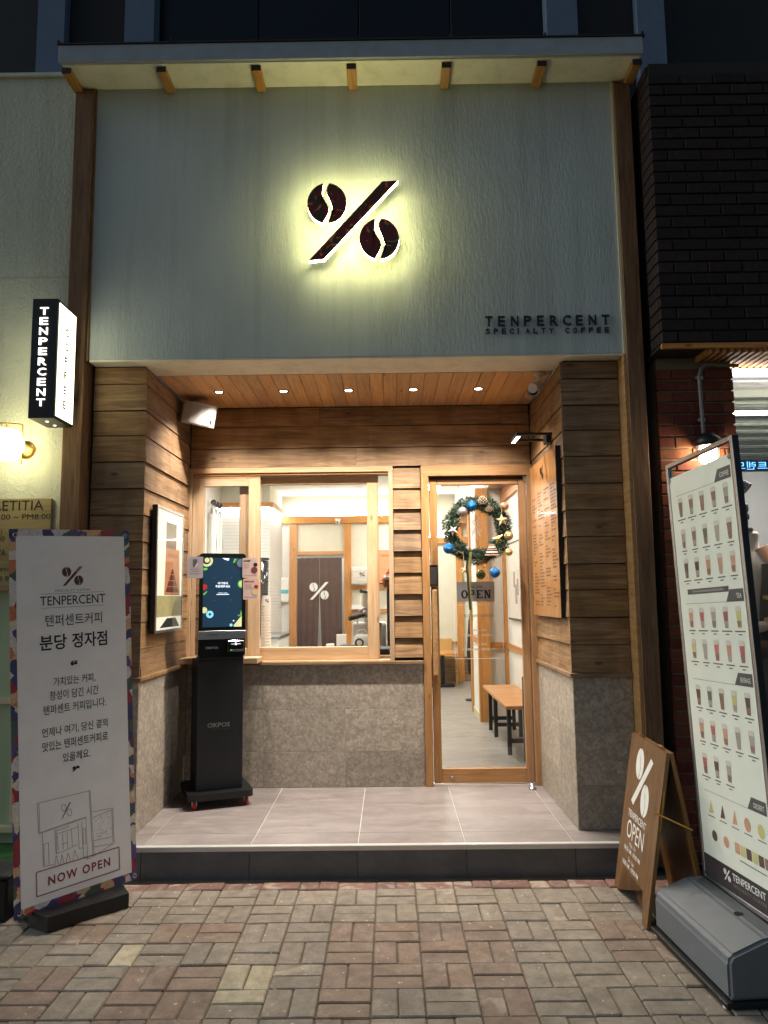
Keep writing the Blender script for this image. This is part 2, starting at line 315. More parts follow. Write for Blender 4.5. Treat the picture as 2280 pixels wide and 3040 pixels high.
# ------------------------------------------------------------------ mesh helpers
OFF = {}
def root_of(o):
    while o.parent: o = o.parent
    return o
def tag(o, label=None, cat=None, group=None, kind=None):
    if label: o['label'] = label
    if cat: o['category'] = cat
    if group: o['group'] = group
    if kind: o['kind'] = kind
    return o
def thing(name, label, cat, loc=(0, 0, 0), rz=0, group=None, local=False):
    o = bpy.data.objects.new(name, None); COL.objects.link(o); o.location = loc; o.rotation_euler = (0, 0, rz); o.empty_display_size = .1
    OFF[o.name] = Vector((0, 0, 0)) if local else Vector(loc)
    return tag(o, label, cat, group)
class MB:
    def __init__(s): s.v = []; s.f = []
    def add(s, vs, fs):
        n = len(s.v); s.v += [Vector(q) for q in vs]; s.f += [tuple(i+n for i in f) for f in fs]; return s
    def bm(s, b):
        b.verts.index_update(); return s.add([v.co.copy() for v in b.verts], [[v.index for v in f.verts] for f in b.faces])
    def box(s, x0, x1, y0, y1, z0, z1, bev=0, seg=1, M=None):
        vs = [(x, y, z) for z in (z0, z1) for y in (y0, y1) for x in (x0, x1)]
        fs = [(0, 2, 3, 1), (4, 5, 7, 6), (0, 1, 5, 4), (2, 6, 7, 3), (0, 4, 6, 2), (1, 3, 7, 5)]
        if bev or M:
            b = bmesh.new(); bv = [b.verts.new(q) for q in vs]
            for f in fs: b.faces.new([bv[i] for i in f])
            if bev: bmesh.ops.bevel(b, geom=b.edges[:], offset=bev, segments=seg, affect='EDGES', profile=.5)
            if M: bmesh.ops.transform(b, matrix=M, verts=b.verts[:])
            s.bm(b); b.free(); return s
        return s.add(vs, fs)
    def prism(s, poly, y0, y1, plane='xz'):
        """poly in the plane, extruded along the third axis y0..y1"""
        P = {'xz': lambda a, b, c: (a, c, b), 'xy': lambda a, b, c: (a, b, c), 'yz': lambda a, b, c: (c, a, b)}[plane]
        b = bmesh.new(); n = len(poly)
        A = [b.verts.new(P(p[0], p[1], y0)) for p in poly]; B = [b.verts.new(P(p[0], p[1], y1)) for p in poly]
        for i in range(n): b.faces.new((A[i], A[(i+1) % n], B[(i+1) % n], B[i]))
        f1 = b.faces.new(A[::-1]); f2 = b.faces.new(B)
        bmesh.ops.triangulate(b, faces=[f1, f2]); bmesh.ops.recalc_face_normals(b, faces=b.faces[:])
        s.bm(b); b.free(); return s
    def flat(s, poly, y):
        b = bmesh.new(); f = b.faces.new([b.verts.new((p[0], y, p[1])) for p in poly]); bmesh.ops.triangulate(b, faces=[f])
        s.bm(b); b.free(); return s
    def cyl(s, p0, p1, r0, r1=None, n=12, cap=True):
        r1 = r0 if r1 is None else r1; p0 = Vector(p0); p1 = Vector(p1); d = (p1-p0).normalized()
        a = d.orthogonal().normalized(); c = d.cross(a); m = len(s.v)
        for p, r in ((p0, r0), (p1, r1)):
            for i in range(n): t = 2*math.pi*i/n; s.v.append(p+(a*math.cos(t)+c*math.sin(t))*r)
        for i in range(n): j = (i+1) % n; s.f.append((m+i, m+j, m+n+j, m+n+i))
        if cap: s.f.append(tuple(m+i for i in range(n))[::-1]); s.f.append(tuple(m+n+i for i in range(n)))
        return s
    def tube(s, pts, r, n=6):
        for a, b in zip(pts, pts[1:]): s.cyl(a, b, r, r, n)
        return s
    def lathe(s, prof, c=(0, 0, 0), n=16, axis='z'):
        m = len(s.v); k = len(prof); c = Vector(c)
        for i in range(n):
            t = 2*math.pi*i/n
            for r, z in prof:
                q = (r*math.cos(t), r*math.sin(t), z) if axis == 'z' else ((r*math.cos(t), z, r*math.sin(t)) if axis == 'y' else (z, r*math.cos(t), r*math.sin(t)))
                s.v.append(c+Vector(q))
        for i in range(n):
            j = (i+1) % n
            for q in range(k-1): s.f.append((m+i*k+q, m+j*k+q, m+j*k+q+1, m+i*k+q+1))
        return s
    def sphere(s, c, r, n=16, sq=(1, 1, 1)):
        prof = [(max(1e-5, r*math.sin(math.pi*i/(n//2))), -r*math.cos(math.pi*i/(n//2))) for i in range(n//2+1)]
        m = len(s.v); s.lathe(prof, (0, 0, 0), n)
        for q in s.v[m:]: q.x = q.x*sq[0]+c[0]; q.y = q.y*sq[1]+c[1]; q.z = q.z*sq[2]+c[2]
        return s
    def xf(s, M): s.v = [M @ q for q in s.v]; return s
    def build(s, name, mat, parent=None, smooth=False, loc=None, rot=None, kind=None):
        off = Vector((0, 0, 0))
        if parent: off = OFF.get(root_of(parent).name, off)
        me = bpy.data.meshes.new(name); me.from_pydata([q-off for q in s.v] if loc is None else s.v, [], s.f); me.update()
        b = bmesh.new(); b.from_mesh(me); bmesh.ops.recalc_face_normals(b, faces=b.faces[:]); b.to_mesh(me); b.free()
        if smooth: me.polygons.foreach_set('use_smooth', [True]*len(me.polygons))
        m = M_.get(mat) or E_.get(mat); me.materials.append(m)
        o = bpy.data.objects.new(name, me); COL.objects.link(o)
        if parent: o.parent = parent
        if loc is not None: o.location = Vector(loc)-off
        if rot is not None: o.rotation_euler = rot
        if kind: o['kind'] = kind
        return o
def bx(name, mat, parent, x0, x1, y0, y1, z0, z1, bev=0, **k): return MB().box(x0, x1, y0, y1, z0, z1, bev).build(name, mat, parent, **k)
def place(me_obj, name, parent, loc, rot=(0, 0, 0), mat=None):
    """another object that shares the mesh of me_obj"""
    o = bpy.data.objects.new(name, me_obj.data); COL.objects.link(o); o.parent = parent
    o.location = Vector(loc)-OFF.get(root_of(parent).name, Vector((0, 0, 0))); o.rotation_euler = rot
    if mat: o.material_slots[0].link = 'OBJECT'; o.material_slots[0].material = M_[mat]
    return o
FACE = Matrix(((1, 0, 0, 0), (0, 0, -1, 0), (0, 1, 0, 0), (0, 0, 0, 1)))   # text plane facing -Y
def text_mb(body, box, y, ext=.0008, bold=0, space=1., line=1., res=3, al='CENTER', mirror=False):
    """lettering fitted in box=(x0,z0,w,h), w or h may be None (keeps proportion)"""
    c = bpy.data.curves.new('t', 'FONT'); c.body = body; c.size = 1; c.resolution_u = res; c.space_character = space; c.space_line = line; c.align_x = al
    c.offset = bold
    o = bpy.data.objects.new('t', c); COL.objects.link(o)
    me = o.to_mesh(); vs = [v.co.copy() for v in me.vertices]; fs = [tuple(p.vertices) for p in me.polygons]; o.to_mesh_clear()
    bpy.data.objects.remove(o); bpy.data.curves.remove(c)
    x0 = min(v.x for v in vs); x1 = max(v.x for v in vs); y0 = min(v.y for v in vs); y1 = max(v.y for v in vs)
    bx_, bz, w, h = box
    sx = w/(x1-x0) if w else None; sy = h/(y1-y0) if h else None
    sx = sx or sy; sy = sy or sx
    if not w: bx_ -= (x1-x0)*sx/2
    n = len(vs); mb = MB()
    P = lambda v, yy: ((bx_+((x1-v.x) if mirror else (v.x-x0))*sx), yy, bz+(v.y-y0)*sy)
    if ext < .0015: return mb.add([P(v, y) for v in vs], fs)
    from collections import Counter
    ed = Counter(); 
    for f in fs:
        for a, b in zip(f, f[1:]+f[:1]): ed[(min(a, b), max(a, b))] += 1
    side = [(a, b, b+n, a+n) for (a, b), k in ed.items() if k == 1]
    return mb.add([P(v, y) for v in vs]+[P(v, y+ext) for v in vs], fs+[tuple(i+n for i in f) for f in fs]+side)
def text(name, body, box, y, mat, parent, M=None, **k):
    mb = text_mb(body, box, y, **k)
    if M is not None: mb.xf(M)
    return mb.build(name, mat, parent)

# ---- percent logo outlines (unit size about 1 x 1, centred)
def bean(cx, cz, rx, rz, gap, n=16):
    mid = lambda t: (.03+.2*math.cos(math.pi*(t-.33)/.93))*rx
    out = []
    for side in (-1, 1):
        pts = []
        o0, o1 = (math.asin(min(.6, max(.04, side*mid(t)/rx+gap/rx+.03))) for t in (-.965, .965))
        for i in range(n+1):
            a = -math.pi/2+o0+(math.pi-o0-o1)*i/n
            pts.append((cx+side*rx*math.cos(a), cz-rz*math.sin(a)))   # top -> ... sin(-pi/2) = -1 => top
        S_ = []
        for i in range(n+1):
            t = .965-(1.93)*i/n
            S_.append((cx+mid(t)+side*gap, cz-rz*t))
        out.append(pts+S_)
    return out
def logo_polys(gap=.026):
    return bean(-.284, .206, .218, .236, gap), bean(.288, -.214, .218, .236, gap), [(.328, .453), (.5, .458), (-.32, -.44), (-.488, -.455)]
def logo_mb(cx, cz, s, y, ext=.0008, gap=.02, sx=1.):
    mb = MB(); b1, b2, sl = logo_polys(gap)
    for p in b1+b2+[sl]:
        q = [(cx+a*s*sx, cz+b*s) for a, b in p]
        mb.prism(q, y, y+ext) if ext > .0015 else mb.flat(q, y)
    return mb
def rrect(x0, x1, z0, z1, r, n=4):
    o = []
    for cx, cz, a in ((x1-r, z1-r, 0), (x0+r, z1-r, 90), (x0+r, z0+r, 180), (x1-r, z0+r, 270)):
        for i in range(n+1): t = R(a+90*i/n); o.append((cx+r*math.cos(t), cz+r*math.sin(t)))
    return o
def disc(cx, cz, r, n=20, rz=None): return [(cx+r*math.cos(2*math.pi*i/n), cz+(rz or r)*math.sin(2*math.pi*i/n)) for i in range(n)]
def lamp(kind, name, loc, power, color=(1, .9, .78), rot=(0, 0, 0), parent=None, **k):
    l = bpy.data.lights.new(name, kind); l.energy = power; l.color = color
    for a, v in k.items(): setattr(l, a, v)
    o = bpy.data.objects.new(name, l); COL.objects.link(o)
    if parent: o.parent = parent; o.location = Vector(loc)-OFF[root_of(parent).name]
    else: o.location = loc
    o.rotation_euler = rot; return o
def struct(o): o['kind'] = 'structure'; return o

# ================================================================== SETTING
H = .167                                   # porch floor height
YB, YCOL, YW = 1.312, .25, .138            # porch back wall, column faces, sign wall
XL, XR = -1.325, 1.29                      # porch side walls
ZC = 3.0                                   # porch ceiling
struct(bx('ground', 'sand', None, -40, 40, -40, 40, -.3, -.035))
# ---- pavement of basket-weave pavers
pav = struct(bx('pavement', 'sand', None, -5, 5, -7, 0, -.034, -.008)); OFF['pavement'] = Vector((0, 0, 0))
PM, PX0, PY0 = .2047, -.509, -.1675
def paver_mesh(nm, lx, ly, mat):
    o = MB().box(-lx/2, lx/2, -ly/2, ly/2, -.03, 0, .005).build(nm, mat, pav, loc=(0, 0, 0)); return o
proto = {}
for k, (lx, ly) in {'h': (.2, .0978), 's': (.0978, .0978)}.items(): proto[k] = paver_mesh('paver', lx, ly, 'paver')
rest = MB(); used = set()
def put_paver(k, x, y, rz, mat, tilt=.006):
    p = proto[k]; z = random.uniform(-.004, .003); rot = (random.gauss(0, tilt), random.gauss(0, tilt), rz+random.gauss(0, .006))
    if k not in used:
        used.add(k); p.location = (x, y, z); p.rotation_euler = rot; p.material_slots[0].link = 'OBJECT'; p.material_slots[0].material = M_[mat]; return p
    return place(p, 'paver', pav, (x, y, z), rot, mat)
pale = {(-2, 3), (-1, 5), (0, 5)}
brown = {(k, r) for k in range(2, 6) for r in range(2, 6)}-{(4, 5), (3, 5)} | {(k, r) for k in (-2, -1, -4) for r in (2, 4, 5, 6)} | {(8, 2), (9, 2), (8, 3), (9, 3), (10, 3), (5, 6), (2, 6)}
for r in range(0, 32):
    for k in range(-16, 22):
        x0 = PX0+k*PM; y1 = PY0-r*PM; cx = x0+PM/2; cyy = y1-PM/2
        a, b = proj((cx, cyy, 0))
        vis = -90 < a < 2370 and b < 3130
        if x0 < -4.9 or x0 > 4.7 or y1 < -6.8: continue
        for h in (0, 1):
            if (k+r) % 2: px, py, rz = cx, y1-PM*(.25+.5*h), 0
            else: px, py, rz = x0+PM*(.25+.5*h), cyy, math.pi/2
            if vis:
                m = 'paver_pale' if ((k, r) == (-3, 3) and h == 1) or ((k, r) == (0, 4)) or ((k, r) == (0, 5) and h == 0) else ('paver_brown' if (k, r) in brown else 'paver')
                put_paver('h', px, py, rz, m)
            else: rest.box(-.099, .099, -.048, .048, -.03, 0, 0, M=Matrix.Translation((px, py, random.uniform(-.003, .002))) @ Matrix.Rotation(rz, 4, 'Z'))
for k in range(-9, 12):
    x0 = PX0+k*PM
    if k % 2 == 0: put_paver('h', x0+PM/2, PY0+.053, 0, 'paver_red', .012)
    else:
        for h in (0, 1): put_paver('s', x0+PM*(.25+.5*h), PY0+.053, 0, 'paver_red', .015)
rest.build('paver', 'paver', pav, kind='stuff')
bx('joint_moss', 'moss', pav, -1.9, 2.0, -.062, -.001, -.02, -.010)

# ---- raised porch floor with tiles, metal nosing and dark riser tiles
porch = struct(bx('porch_floor', 'grout', None, -1.64, 1.637, .012, YB+.12, -.03, H-.004)); OFF['porch_floor'] = Vector((0, 0, 0))
XT = [-1.637, -1.2, -.6, 0, .6, 1.2, 1.634]; YT = [.03, .236, .822, YB+.1]
for i in range(len(XT)-1):
    for j in range(3): bx('tile', 'floortile', porch, XT[i]+.0022, XT[i+1]-.0022, YT[j]+.0016, YT[j+1]-.0016, H-.02, H, .0012)
for i in range(len(XT)-1): bx('riser_tile', 'riser', porch, XT[i]+.0015, XT[i+1]-.0015, 0, .0118, -.02, H-.026, .0012)
bx('nosing', 'nosing', porch, -1.64, 1.637, -.004, .03, H-.026, H+.003, .003)

# ================================================================== CAFE BUILDING
cafe = thing('cafe_building', 'cafe front with pale plaster sign wall, white eave and recessed timber porch', 'building', (0, .4, 0))
# sign wall
MB().box(-1.64, 1.638, YW, .4537, ZC, 4.785).build('sign_wall', 'plaster', cafe)
bx('lower_edge', 'soffitwhite', cafe, -1.638, 1.636, YW+.003, .452, ZC-.012, ZC-.001)
bx('edge_trim', 'creamtrim', cafe, 1.6385, 1.652, YW-.012, YW+.1, ZC-.01, 4.78)
bx('edge_trim', 'postwood', cafe, -1.655, -1.6405, YW-.012, YW+.1, ZC-.01, 4.78)
aw = bx('awning', 'soffitwhite', cafe, -1.775, 1.76, -.085, YW+.25, 4.786, 4.82)
MB().box(-1.79, 1.772, -.105, -.083, 4.795, 4.905, .002).build('fascia', 'fascia', aw)
bx('roof_sheet', 'rafcap', aw, -1.8, 1.785, -.112, .42, 4.907, 4.916)
for x in (-1.79, -1.1, -.5, .05, .6, 1.18, 1.77): bx('clip', 'rafcap', aw, x-.006, x+.006, -.116, -.09, 4.917, 4.932)
for i in range(7):
    x = -1.757+i*(1.748+1.757)/6
    rf = bx('rafter', 'rafter', aw, x-.028, x+.028, -.06, YW-.002, 4.752, 4.785, .003)
    bx('rafter_cap', 'rafcap', aw, x-.029, x+.029, -.066, -.0605, 4.751, 4.785, .001)
# timber posts
for x0, x1 in ((-1.772, -1.655), (1.652, 1.756)):
    MB().box(x0, x1, .108, .42, 0, 4.76, .004).build('post', 'postwood', cafe)
bx('post_lit_side', 'rafter', cafe, 1.634, 1.6515, .118, .26, .1, ZC-.013)  # lighter wood paints in the lit side face of the post
# lap siding
def plank(parent, L, h, loc, rz, t0=.008, t1=.02, mat='siding', name='plank'):
    """local x along the board, local -y outwards, z up; wedge profile"""
    j = random.uniform(-.002, .003); t1 += random.uniform(-.003, .005); sag = random.uniform(-.002, .002)
    mb = MB(); prof = [(0, 0), (-(t1+j), 0), (-(t1+j)+.001, .004), (-(t0+j), h-.002), (-(t0+j)+.003, h), (0, h)]
    vs = [(x, y, z+(sag if x else 0)) for x in (0, L) for y, z in prof]; n = len(prof)
    fs = [(i, (i+1) % n, n+(i+1) % n, n+i) for i in range(n)]+[tuple(range(n))[::-1], tuple(range(n, 2*n))]
    return mb.add(vs, fs).build(name, mat, parent, loc=loc, rot=(0, 0, rz))
def siding(parent, ox, oy, rz, length, zs, t0=.006, t1=.014, lmin=.55, lmax=1.3):
    """boards from z list (descending), origin (ox,oy), running along rz"""
    for a, b in zip(zs, zs[1:]):
        x = 0; L = length
        cuts = [0]
        while length-cuts[-1] > lmax: cuts.append(cuts[-1]+random.uniform(lmin, lmax))
        if length-cuts[-1] < .18 and len(cuts) > 1: cuts.pop()
        cuts.append(length)
        for c0, c1 in zip(cuts, cuts[1:]):
            plank(parent, c1-c0-.002, a-b-.004, (ox+c0*math.cos(rz), oy+c0*math.sin(rz), b), rz, t0, t1)
ZROW = [2.985, 2.874, 2.705, 2.547, 2.383, 2.216, 2.051, 1.887, 1.72, 1.563, 1.398, 1.236, 1.07]
colL = bx('column', 'blackmatte', cafe, -1.653, XL-.001, YCOL+.001, .6, H, ZC-.012)
siding(colL, -1.64, YCOL, 0, 1.64+XL+.016, ZROW)
colR = bx('column', 'blackmatte', cafe, XR+.001, 1.632, YCOL+.001, .6, H, ZC-.012)
siding(colR, XR-.016, YCOL, 0, 1.632-XR+.016, ZROW)
sideL = bx('side_wall', 'blackmatte', cafe, XL-.2, XL-.0015, .6, YB+.2, H, ZC-.012)
siding(sideL, XL, YCOL, math.pi/2, YB-YCOL, ZROW)       # faces +x
sideR = bx('side_wall', 'blackmatte', cafe, XR+.0015, XR+.2, .6, YB+.2, H, ZC-.012)
siding(sideR, XR, YB, -math.pi/2, YB-YCOL, ZROW)       # faces -x
# stone dado tiles: a(xy start) along axis, rows from the floor
ZS = [H+.001, .42, .72, 1.02, 1.042]
def dado(parent, ax, fixed, u0, u1, joints, out, dark=False):
    g0, g1 = sorted((fixed, fixed+out*.75)); (bx('grout_bed', 'grout', parent, u0+.002, u1-.002, g0, g1, H+.002, 1.04) if ax == 'x' else bx('grout_bed', 'grout', parent, g0, g1, u0+.002, u1-.002, H+.002, 1.04))
    us = [u0]+[j for j in joints if u0+.03 < j < u1-.03]+[u1]
    for a, b in zip(ZS, ZS[1:]):
        if b > 1.03: continue
        for c, d in zip(us, us[1:]):
            t0, t1 = sorted((fixed, fixed+out))
            if ax == 'x': bx('stone_tile', 'stone', parent, c+.001, d-.001, t0, t1, a+.001, (1.042 if b > 1 else b)-.001, .001)
            else: bx('stone_tile', 'stone', parent, t0, t1, c+.001, d-.001, a+.001, (1.042 if b > 1 else b)-.001, .001)
dado(colL, 'x', YCOL, -1.64, XL+.012, [], -.012)
dado(colR, 'x', YCOL, XR-.012, 1.632, [], -.012)
dado(sideL, 'y', XL, YCOL, YB-.013, [.85], .012)
dado(sideR, 'y', XR, YCOL, YB-.013, [.65], -.012)
for p, (x0, x1, y0, y1) in ((colL, (-1.64, XL+.03, YCOL-.032, YCOL+.002)), (colR, (XR-.03, 1.632, YCOL-.032, YCOL+.002)), (sideL, (XL-.002, XL+.03, YCOL+.003, YB)), (sideR, (XR-.03, XR+.002, YCOL+.003, YB))):
    MB().box(x0, x1, y0, y1, 1.043, 1.068, .003).build('ledge', 'siding', p)
# back wall of the porch: dado, mid panel and boards over window and door
back = MB().box(XL-.001, -1.3235, YB+.002, YB+.1, H, 2.52).box(-1.3235, .437, YB+.002, YB+.1, H, 1.045).box(.2265, .4375, YB+.002, YB+.1, 1.045, 2.52).box(XL-.001, XR+.001, YB+.002, YB+.1, 2.5205, ZC-.012).build('back_wall', 'blackmatte', cafe)
dado(back, 'x', YB, XL+.013, .437, [-.742, -.142], -.012)
siding(back, XL+.02, YB, 0, XR-XL-.04, [2.985, 2.836, 2.668, 2.521], .012, .016, .8, 1.5)
siding(back, .228, YB, 0, .208, [2.514, 2.351, 2.191, 2.033, 1.873, 1.713, 1.553, 1.393, 1.233, 1.09], .004, .022)
MB().box(XL+.02, .437, YB-.045, YB+.002, 1.043, 1.066, .003).build('ledge', 'siding', back)
# porch ceiling boards
pc = bx('porch_ceiling', 'blackmatte', cafe, XL, XR, .4545, YB+.1, ZC+.001, ZC+.05)
x = XL+.012
while x < XR-.02:
    w = min(.0925, XR-.01-x)
    MB().box(-.42, .42, -w/2+.0012, w/2-.0012, 0, .012, .002).build('plank', 'ceilwood', pc, loc=(x+w/2, (.455+YB)/2, ZC-.012), rot=(0, 0, math.pi/2)); x += .0925
# service window
win = bx('service_window', 'pine', cafe, -1.3225, .2255, YB-.022, YB+.118, 2.478, 2.518, .002)
for x0, x1 in ((-1.3225, -1.293), (.1915, .2255)): MB().box(x0, x1, YB-.022, YB+.118, 1.0665, 2.4775, .002).build('jamb', 'pinez', win)
MB().box(-1.2925, .191, YB-.022, YB+.118, 1.0665, 1.072, .001).build('track', 'pine', win)
bx('track', 'doorwood', win, -1.2925, .191, YB-.01, YB+.1, 2.462, 2.4775)
def sash(x0, x1, z0, z1, y0, y1, st, rail):
    o = MB().box(x0, x0+st, y0, y1, z0, z1, .003).build('sash_stile', 'pinez', win); MB().box(x1-st, x1, y0, y1, z0, z1, .003).build('sash_stile', 'pinez', win)
    MB().box(x0+st+.0005, x1-st-.0005, y0+.001, y1-.001, z0, z0+rail, .003).build('sash_rail', 'pine', win); MB().box(x0+st+.0005, x1-st-.0005, y0+.001, y1-.001, z1-.06, z1, .003).build('sash_rail', 'pine', win)
    MB().box(x0+st-.004, x1-st+.004, (y0+y1)/2-.002, (y0+y1)/2+.002, z0+rail-.004, z1-.056).build('pane', 'glass', win)
sash(-1.2915, -.779, 1.0735, 2.44, YB-.004, YB+.036, .088, .095)
sash(-.945, .1145, 1.0735, 2.455, YB+.043, YB+.083, .088, .095)
MB().box(-1.2915, -.779, YB-.003, YB+.035, 2.4405, 2.461).build('head_stop', 'doorwood', win)
MB().box(-1.32, -.752, 1.085, YB-.023, 1.072, 1.112, .003).build('shelf', 'pine', win)
# entrance door
door = MB().box(.4385, 1.286, YB-.03, YB+.11, 2.437, 2.517, .002).build('entrance_door', 'doorwood', cafe)
for x0, x1 in ((.4385, .495), (1.236, 1.286)): MB().box(x0, x1, YB-.03, YB+.11, H, 2.4365, .002).build('jamb', 'doorwoodz', door)
MB().box(.4955, 1.2355, YB+.06, YB+.1, H+.002, 2.436).box(.4, .41, YB+.06, YB+.1, 2, 2.01)
for x0, x1 in ((.503, .5595), (1.1745, 1.23)): MB().box(x0, x1, YB+.005, YB+.048, H+.018, 2.41, .003).build('door_stile', 'doorwoodz', door)
for z0, z1 in ((H+.018, .287), (2.372, 2.41)): MB().box(.56, 1.174, YB+.006, YB+.047, z0, z1, .003).build('door_rail', 'doorwood', door)
MB().box(.556, 1.178, YB+.024, YB+.03, .283, 2.376).build('pane', 'glass', door)
MB().box(.503, 1.23, YB+.03, YB+.09, 2.412, 2.436).build('head_stop', 'noren', door)
MB().box(.508, .546, YB-.045, YB-.012, .957, 1.583, .004).build('handle', 'rafter', door)
for z in (1.05, 1.48): MB().cyl((.527, YB-.02, z), (.527, YB+.006, z), .008).build('handle_mount', 'steel', door)
lk = MB().box(.492, .552, YB-.032, YB+.004, 1.606, 1.767, .006).build('door_lock', 'blackgloss', door)
MB().box(.497, .547, YB-.0345, YB-.0325, 1.62, 1.75).build('keypad', 'blackmatte', lk)
kb = MB().lathe([(.0001, -.016), (.011, -.014), (.013, -.004), (.013, .001)], (.632, YB+.004, .222), 16, 'y').build('floor_lock', 'steel', door, smooth=True)
bx('hinge', 'alu', door, 1.212, 1.236, YB-.012, YB+.004, 2.395, 2.43); bx('hinge', 'alu', door, 1.205, 1.234, YB-.02, YB+.01, H+.001, H+.017)
bx('threshold', 'nosing', door, .4955, 1.2355, YB-.005, YB+.1, H+.0005, H+.008)
# upper storeys above the eave
up = thing('upper_storeys', 'dark upper storeys with blue grey pilasters above the white eave', 'building', (0, .6, 4.9))
MB().box(-6, 6, .55, .9, 4.75, 9).build('wall', 'darkfacade', up)
for x0, x1 in ((-2.17, -1.985), (-1.572, -1.372), (1.31, 1.518), (1.925, 2.11)): bx('pilaster', 'slateblue', up, x0, x1, .38, .549, 4.75, 9)
for x0, x1 in ((-1.37, -.68), (-.675, 0.02), (.025, .66), (.665, 1.308)): bx('window', 'darkwindow', up, x0, x1, .5, .5485, 4.95, 7.4, .004)
for x0, x1 in ((-1.98, -1.577), (1.522, 1.92)): bx('panel', 'darkfacade', up, x0, x1, .46, .5485, 4.75, 9)
bx('sill', 'slateblue', up, -2.4, -1.98, .36, .549, 4.75, 4.93)

# ================================================================== INTERIOR of the cafe
YF, XIL, XIR, ZI = 8.2, -2.34, 1.5, 3.25
fl = struct(bx('interior_floor', 'grout', None, XIL-.05, 2.6, YB+.121, YF+.05, -.03, H-.004)); OFF['interior_floor'] = Vector((0, 0, 0))
xs = [XIL, -1.8, -1.2, -.6, 0, .6, 1.2, 1.8, 2.4]; ys = [YB+.125, 1.845, 3.045, 4.245, 5.445, 6.645, 7.845, YF]
for i in range(len(xs)-1):
    for j in range(len(ys)-1): bx('tile', 'intfloor', fl, xs[i]+.002, xs[i+1]-.002, ys[j]+.002, ys[j+1]-.002, H-.02, H)
struct(bx('interior_ceiling', 'whiteceil', None, XIL-.1, 2.6, YB+.12, YF+.1, ZI, ZI+.05))
iw = MB().box(XIL-.08, XIL, YB+.102, YF, H-.01, ZI).build('interior_left_wall', 'whitewall', None); struct(iw)
fw = struct(MB().box(XIL-.08, -1.331, YF, YF+.1, H-.01, ZI).box(-.56, 2.6, YF, YF+.1, H-.01, ZI).box(-1.331, -.56, YF, YF+.1, 2.247, ZI).build('interior_back_wall', 'creamwall', None)); OFF['interior_back_wall'] = Vector((0, 0, 0))
for x0, x1 in ((-1.461, -1.335), (-.555, -.439), (.36, .46), (1.3, 1.4)): bx('timber_post', 'intwood', fw, x0, x1, YF-.05, YF-.001, H, 2.775)
bx('timber_rail', 'intwoodx', fw, -1.6, .3, YF-.07, YF-.001, 2.777, 2.9); bx('timber_rail', 'intwoodx', fw, -1.334, -.556, YF-.045, YF-.001, 2.247, 2.31)
bx('timber_rail', 'intwoodx', fw, .46, 2.2, YF-.06, YF-.001, 2.42, 2.52); bx('timber_rail', 'intwoodx', fw, .46, 1.3, YF-.03, YF-.001, .775, .81); bx('dado', 'siding', fw, .46, 2.2, YF-.02, YF-.001, H, .56)
bx('timber_rail', 'intwoodx', fw, -.438, .36, YF-.045, YF-.001, 1.675, 1.74); bx('timber_rail', 'intwoodx', fw, -.438, .36, YF-.045, YF-.001, 1.29, 1.35)
cor = struct(bx('back_corridor', 'whitewall', None, -1.6, -.2, YF+1.4, YF+1.5, 0, 3)); 
lamp('AREA', 'corridor_light', (-.95, YF+.8, 2.6), 14, (1, .97, .95), size=.6)
# tiled wall of the kitchen
tw = struct(MB().box(XIL, -1.6, 6.91, 7.0, H, 2.9).box(-1.69, -1.6, 7.0, YF, H, 2.9).build('tiled_wall', 'groutdark', None)); OFF['tiled_wall'] = Vector((0, 0, 0))
tl = MB(); z = .9
while z < 2.88:
    x = -1.592
    while x > XIL: tl.box(max(XIL, x-.222), x, 6.9, 6.9105, z, z+.047); x -= .2245
    y = 6.902
    while y < YF-.01: tl.box(-1.6005, -1.59, y, min(YF-.002, y+.222), z, z+.047); y += .2245
    tl.box(-1.588, -1.4635, YF-.012, YF-.002, z, z+.047); z += .0495
tl.build('wall_tile', 'white', tw, kind='stuff')
bx('crown_rail', 'intwoodx', tw, XIL, -1.53, 6.84, 6.9, 2.897, 2.972); bx('crown_rail', 'rafter', tw, -1.59, -1.53, 6.9005, YF-.07, 2.897, 2.972)
MB().box(XIL, -1.6, 6.93, 7.0, 2.9, ZI).box(-1.68, -1.6, 7.0, YF, 2.9, ZI).build('upper_wall', 'creamwall', tw)
bx('cove_light', 'strip', tw, XIL+.02, -1.6, 6.875, 6.89, 2.886, 2.8965); bx('cove_light', 'strip', tw, -1.575, -1.56, 6.95, YF-.1, 2.886, 2.8965)
bx('cove_light', 'strip', fw, -1.5, .25, YF-.06, YF-.02, 2.9005, 2.912); bx('cove_light', 'strip', fw, .5, 1.2, YF-.05, YF-.015, 2.5205, 2.53)
# right hand wall with timber posts and rails
rw = struct(MB().box(XIR, XIR+.1, YB+.2, 4.2, H-.01, ZI).box(1.3, XIR+.1, 4.2, 4.27, H-.01, ZI).box(1.19, 1.3, 4.2, 4.85, H-.01, 2.75).box(2.2, 2.3, 4.85, YF, H-.01, ZI).build('interior_right_wall', 'whitewall', None)); OFF['interior_right_wall'] = Vector((0, 0, 0))
for b in ((1.17, 1.3, 4.1, 4.199), (1.165, 1.189, 4.851, 4.93), (XIR-.03, XIR-.0005, 4.1, 4.199), (XIR-.025, XIR-.0005, 2.55, 2.63)): bx('timber_post', 'intwood', rw, *b, H, 2.75)
bx('timber_rail', 'intwoodx', rw, 1.3005, XIR-.031, 4.17, 4.199, .955, 1.02); MB().box(-1.35, 1.35, -.01, .0095, 0, .065).build('timber_rail', 'intwoodx', rw, loc=(XIR-.012, 2.75, .955), rot=(0, 0, math.pi/2))
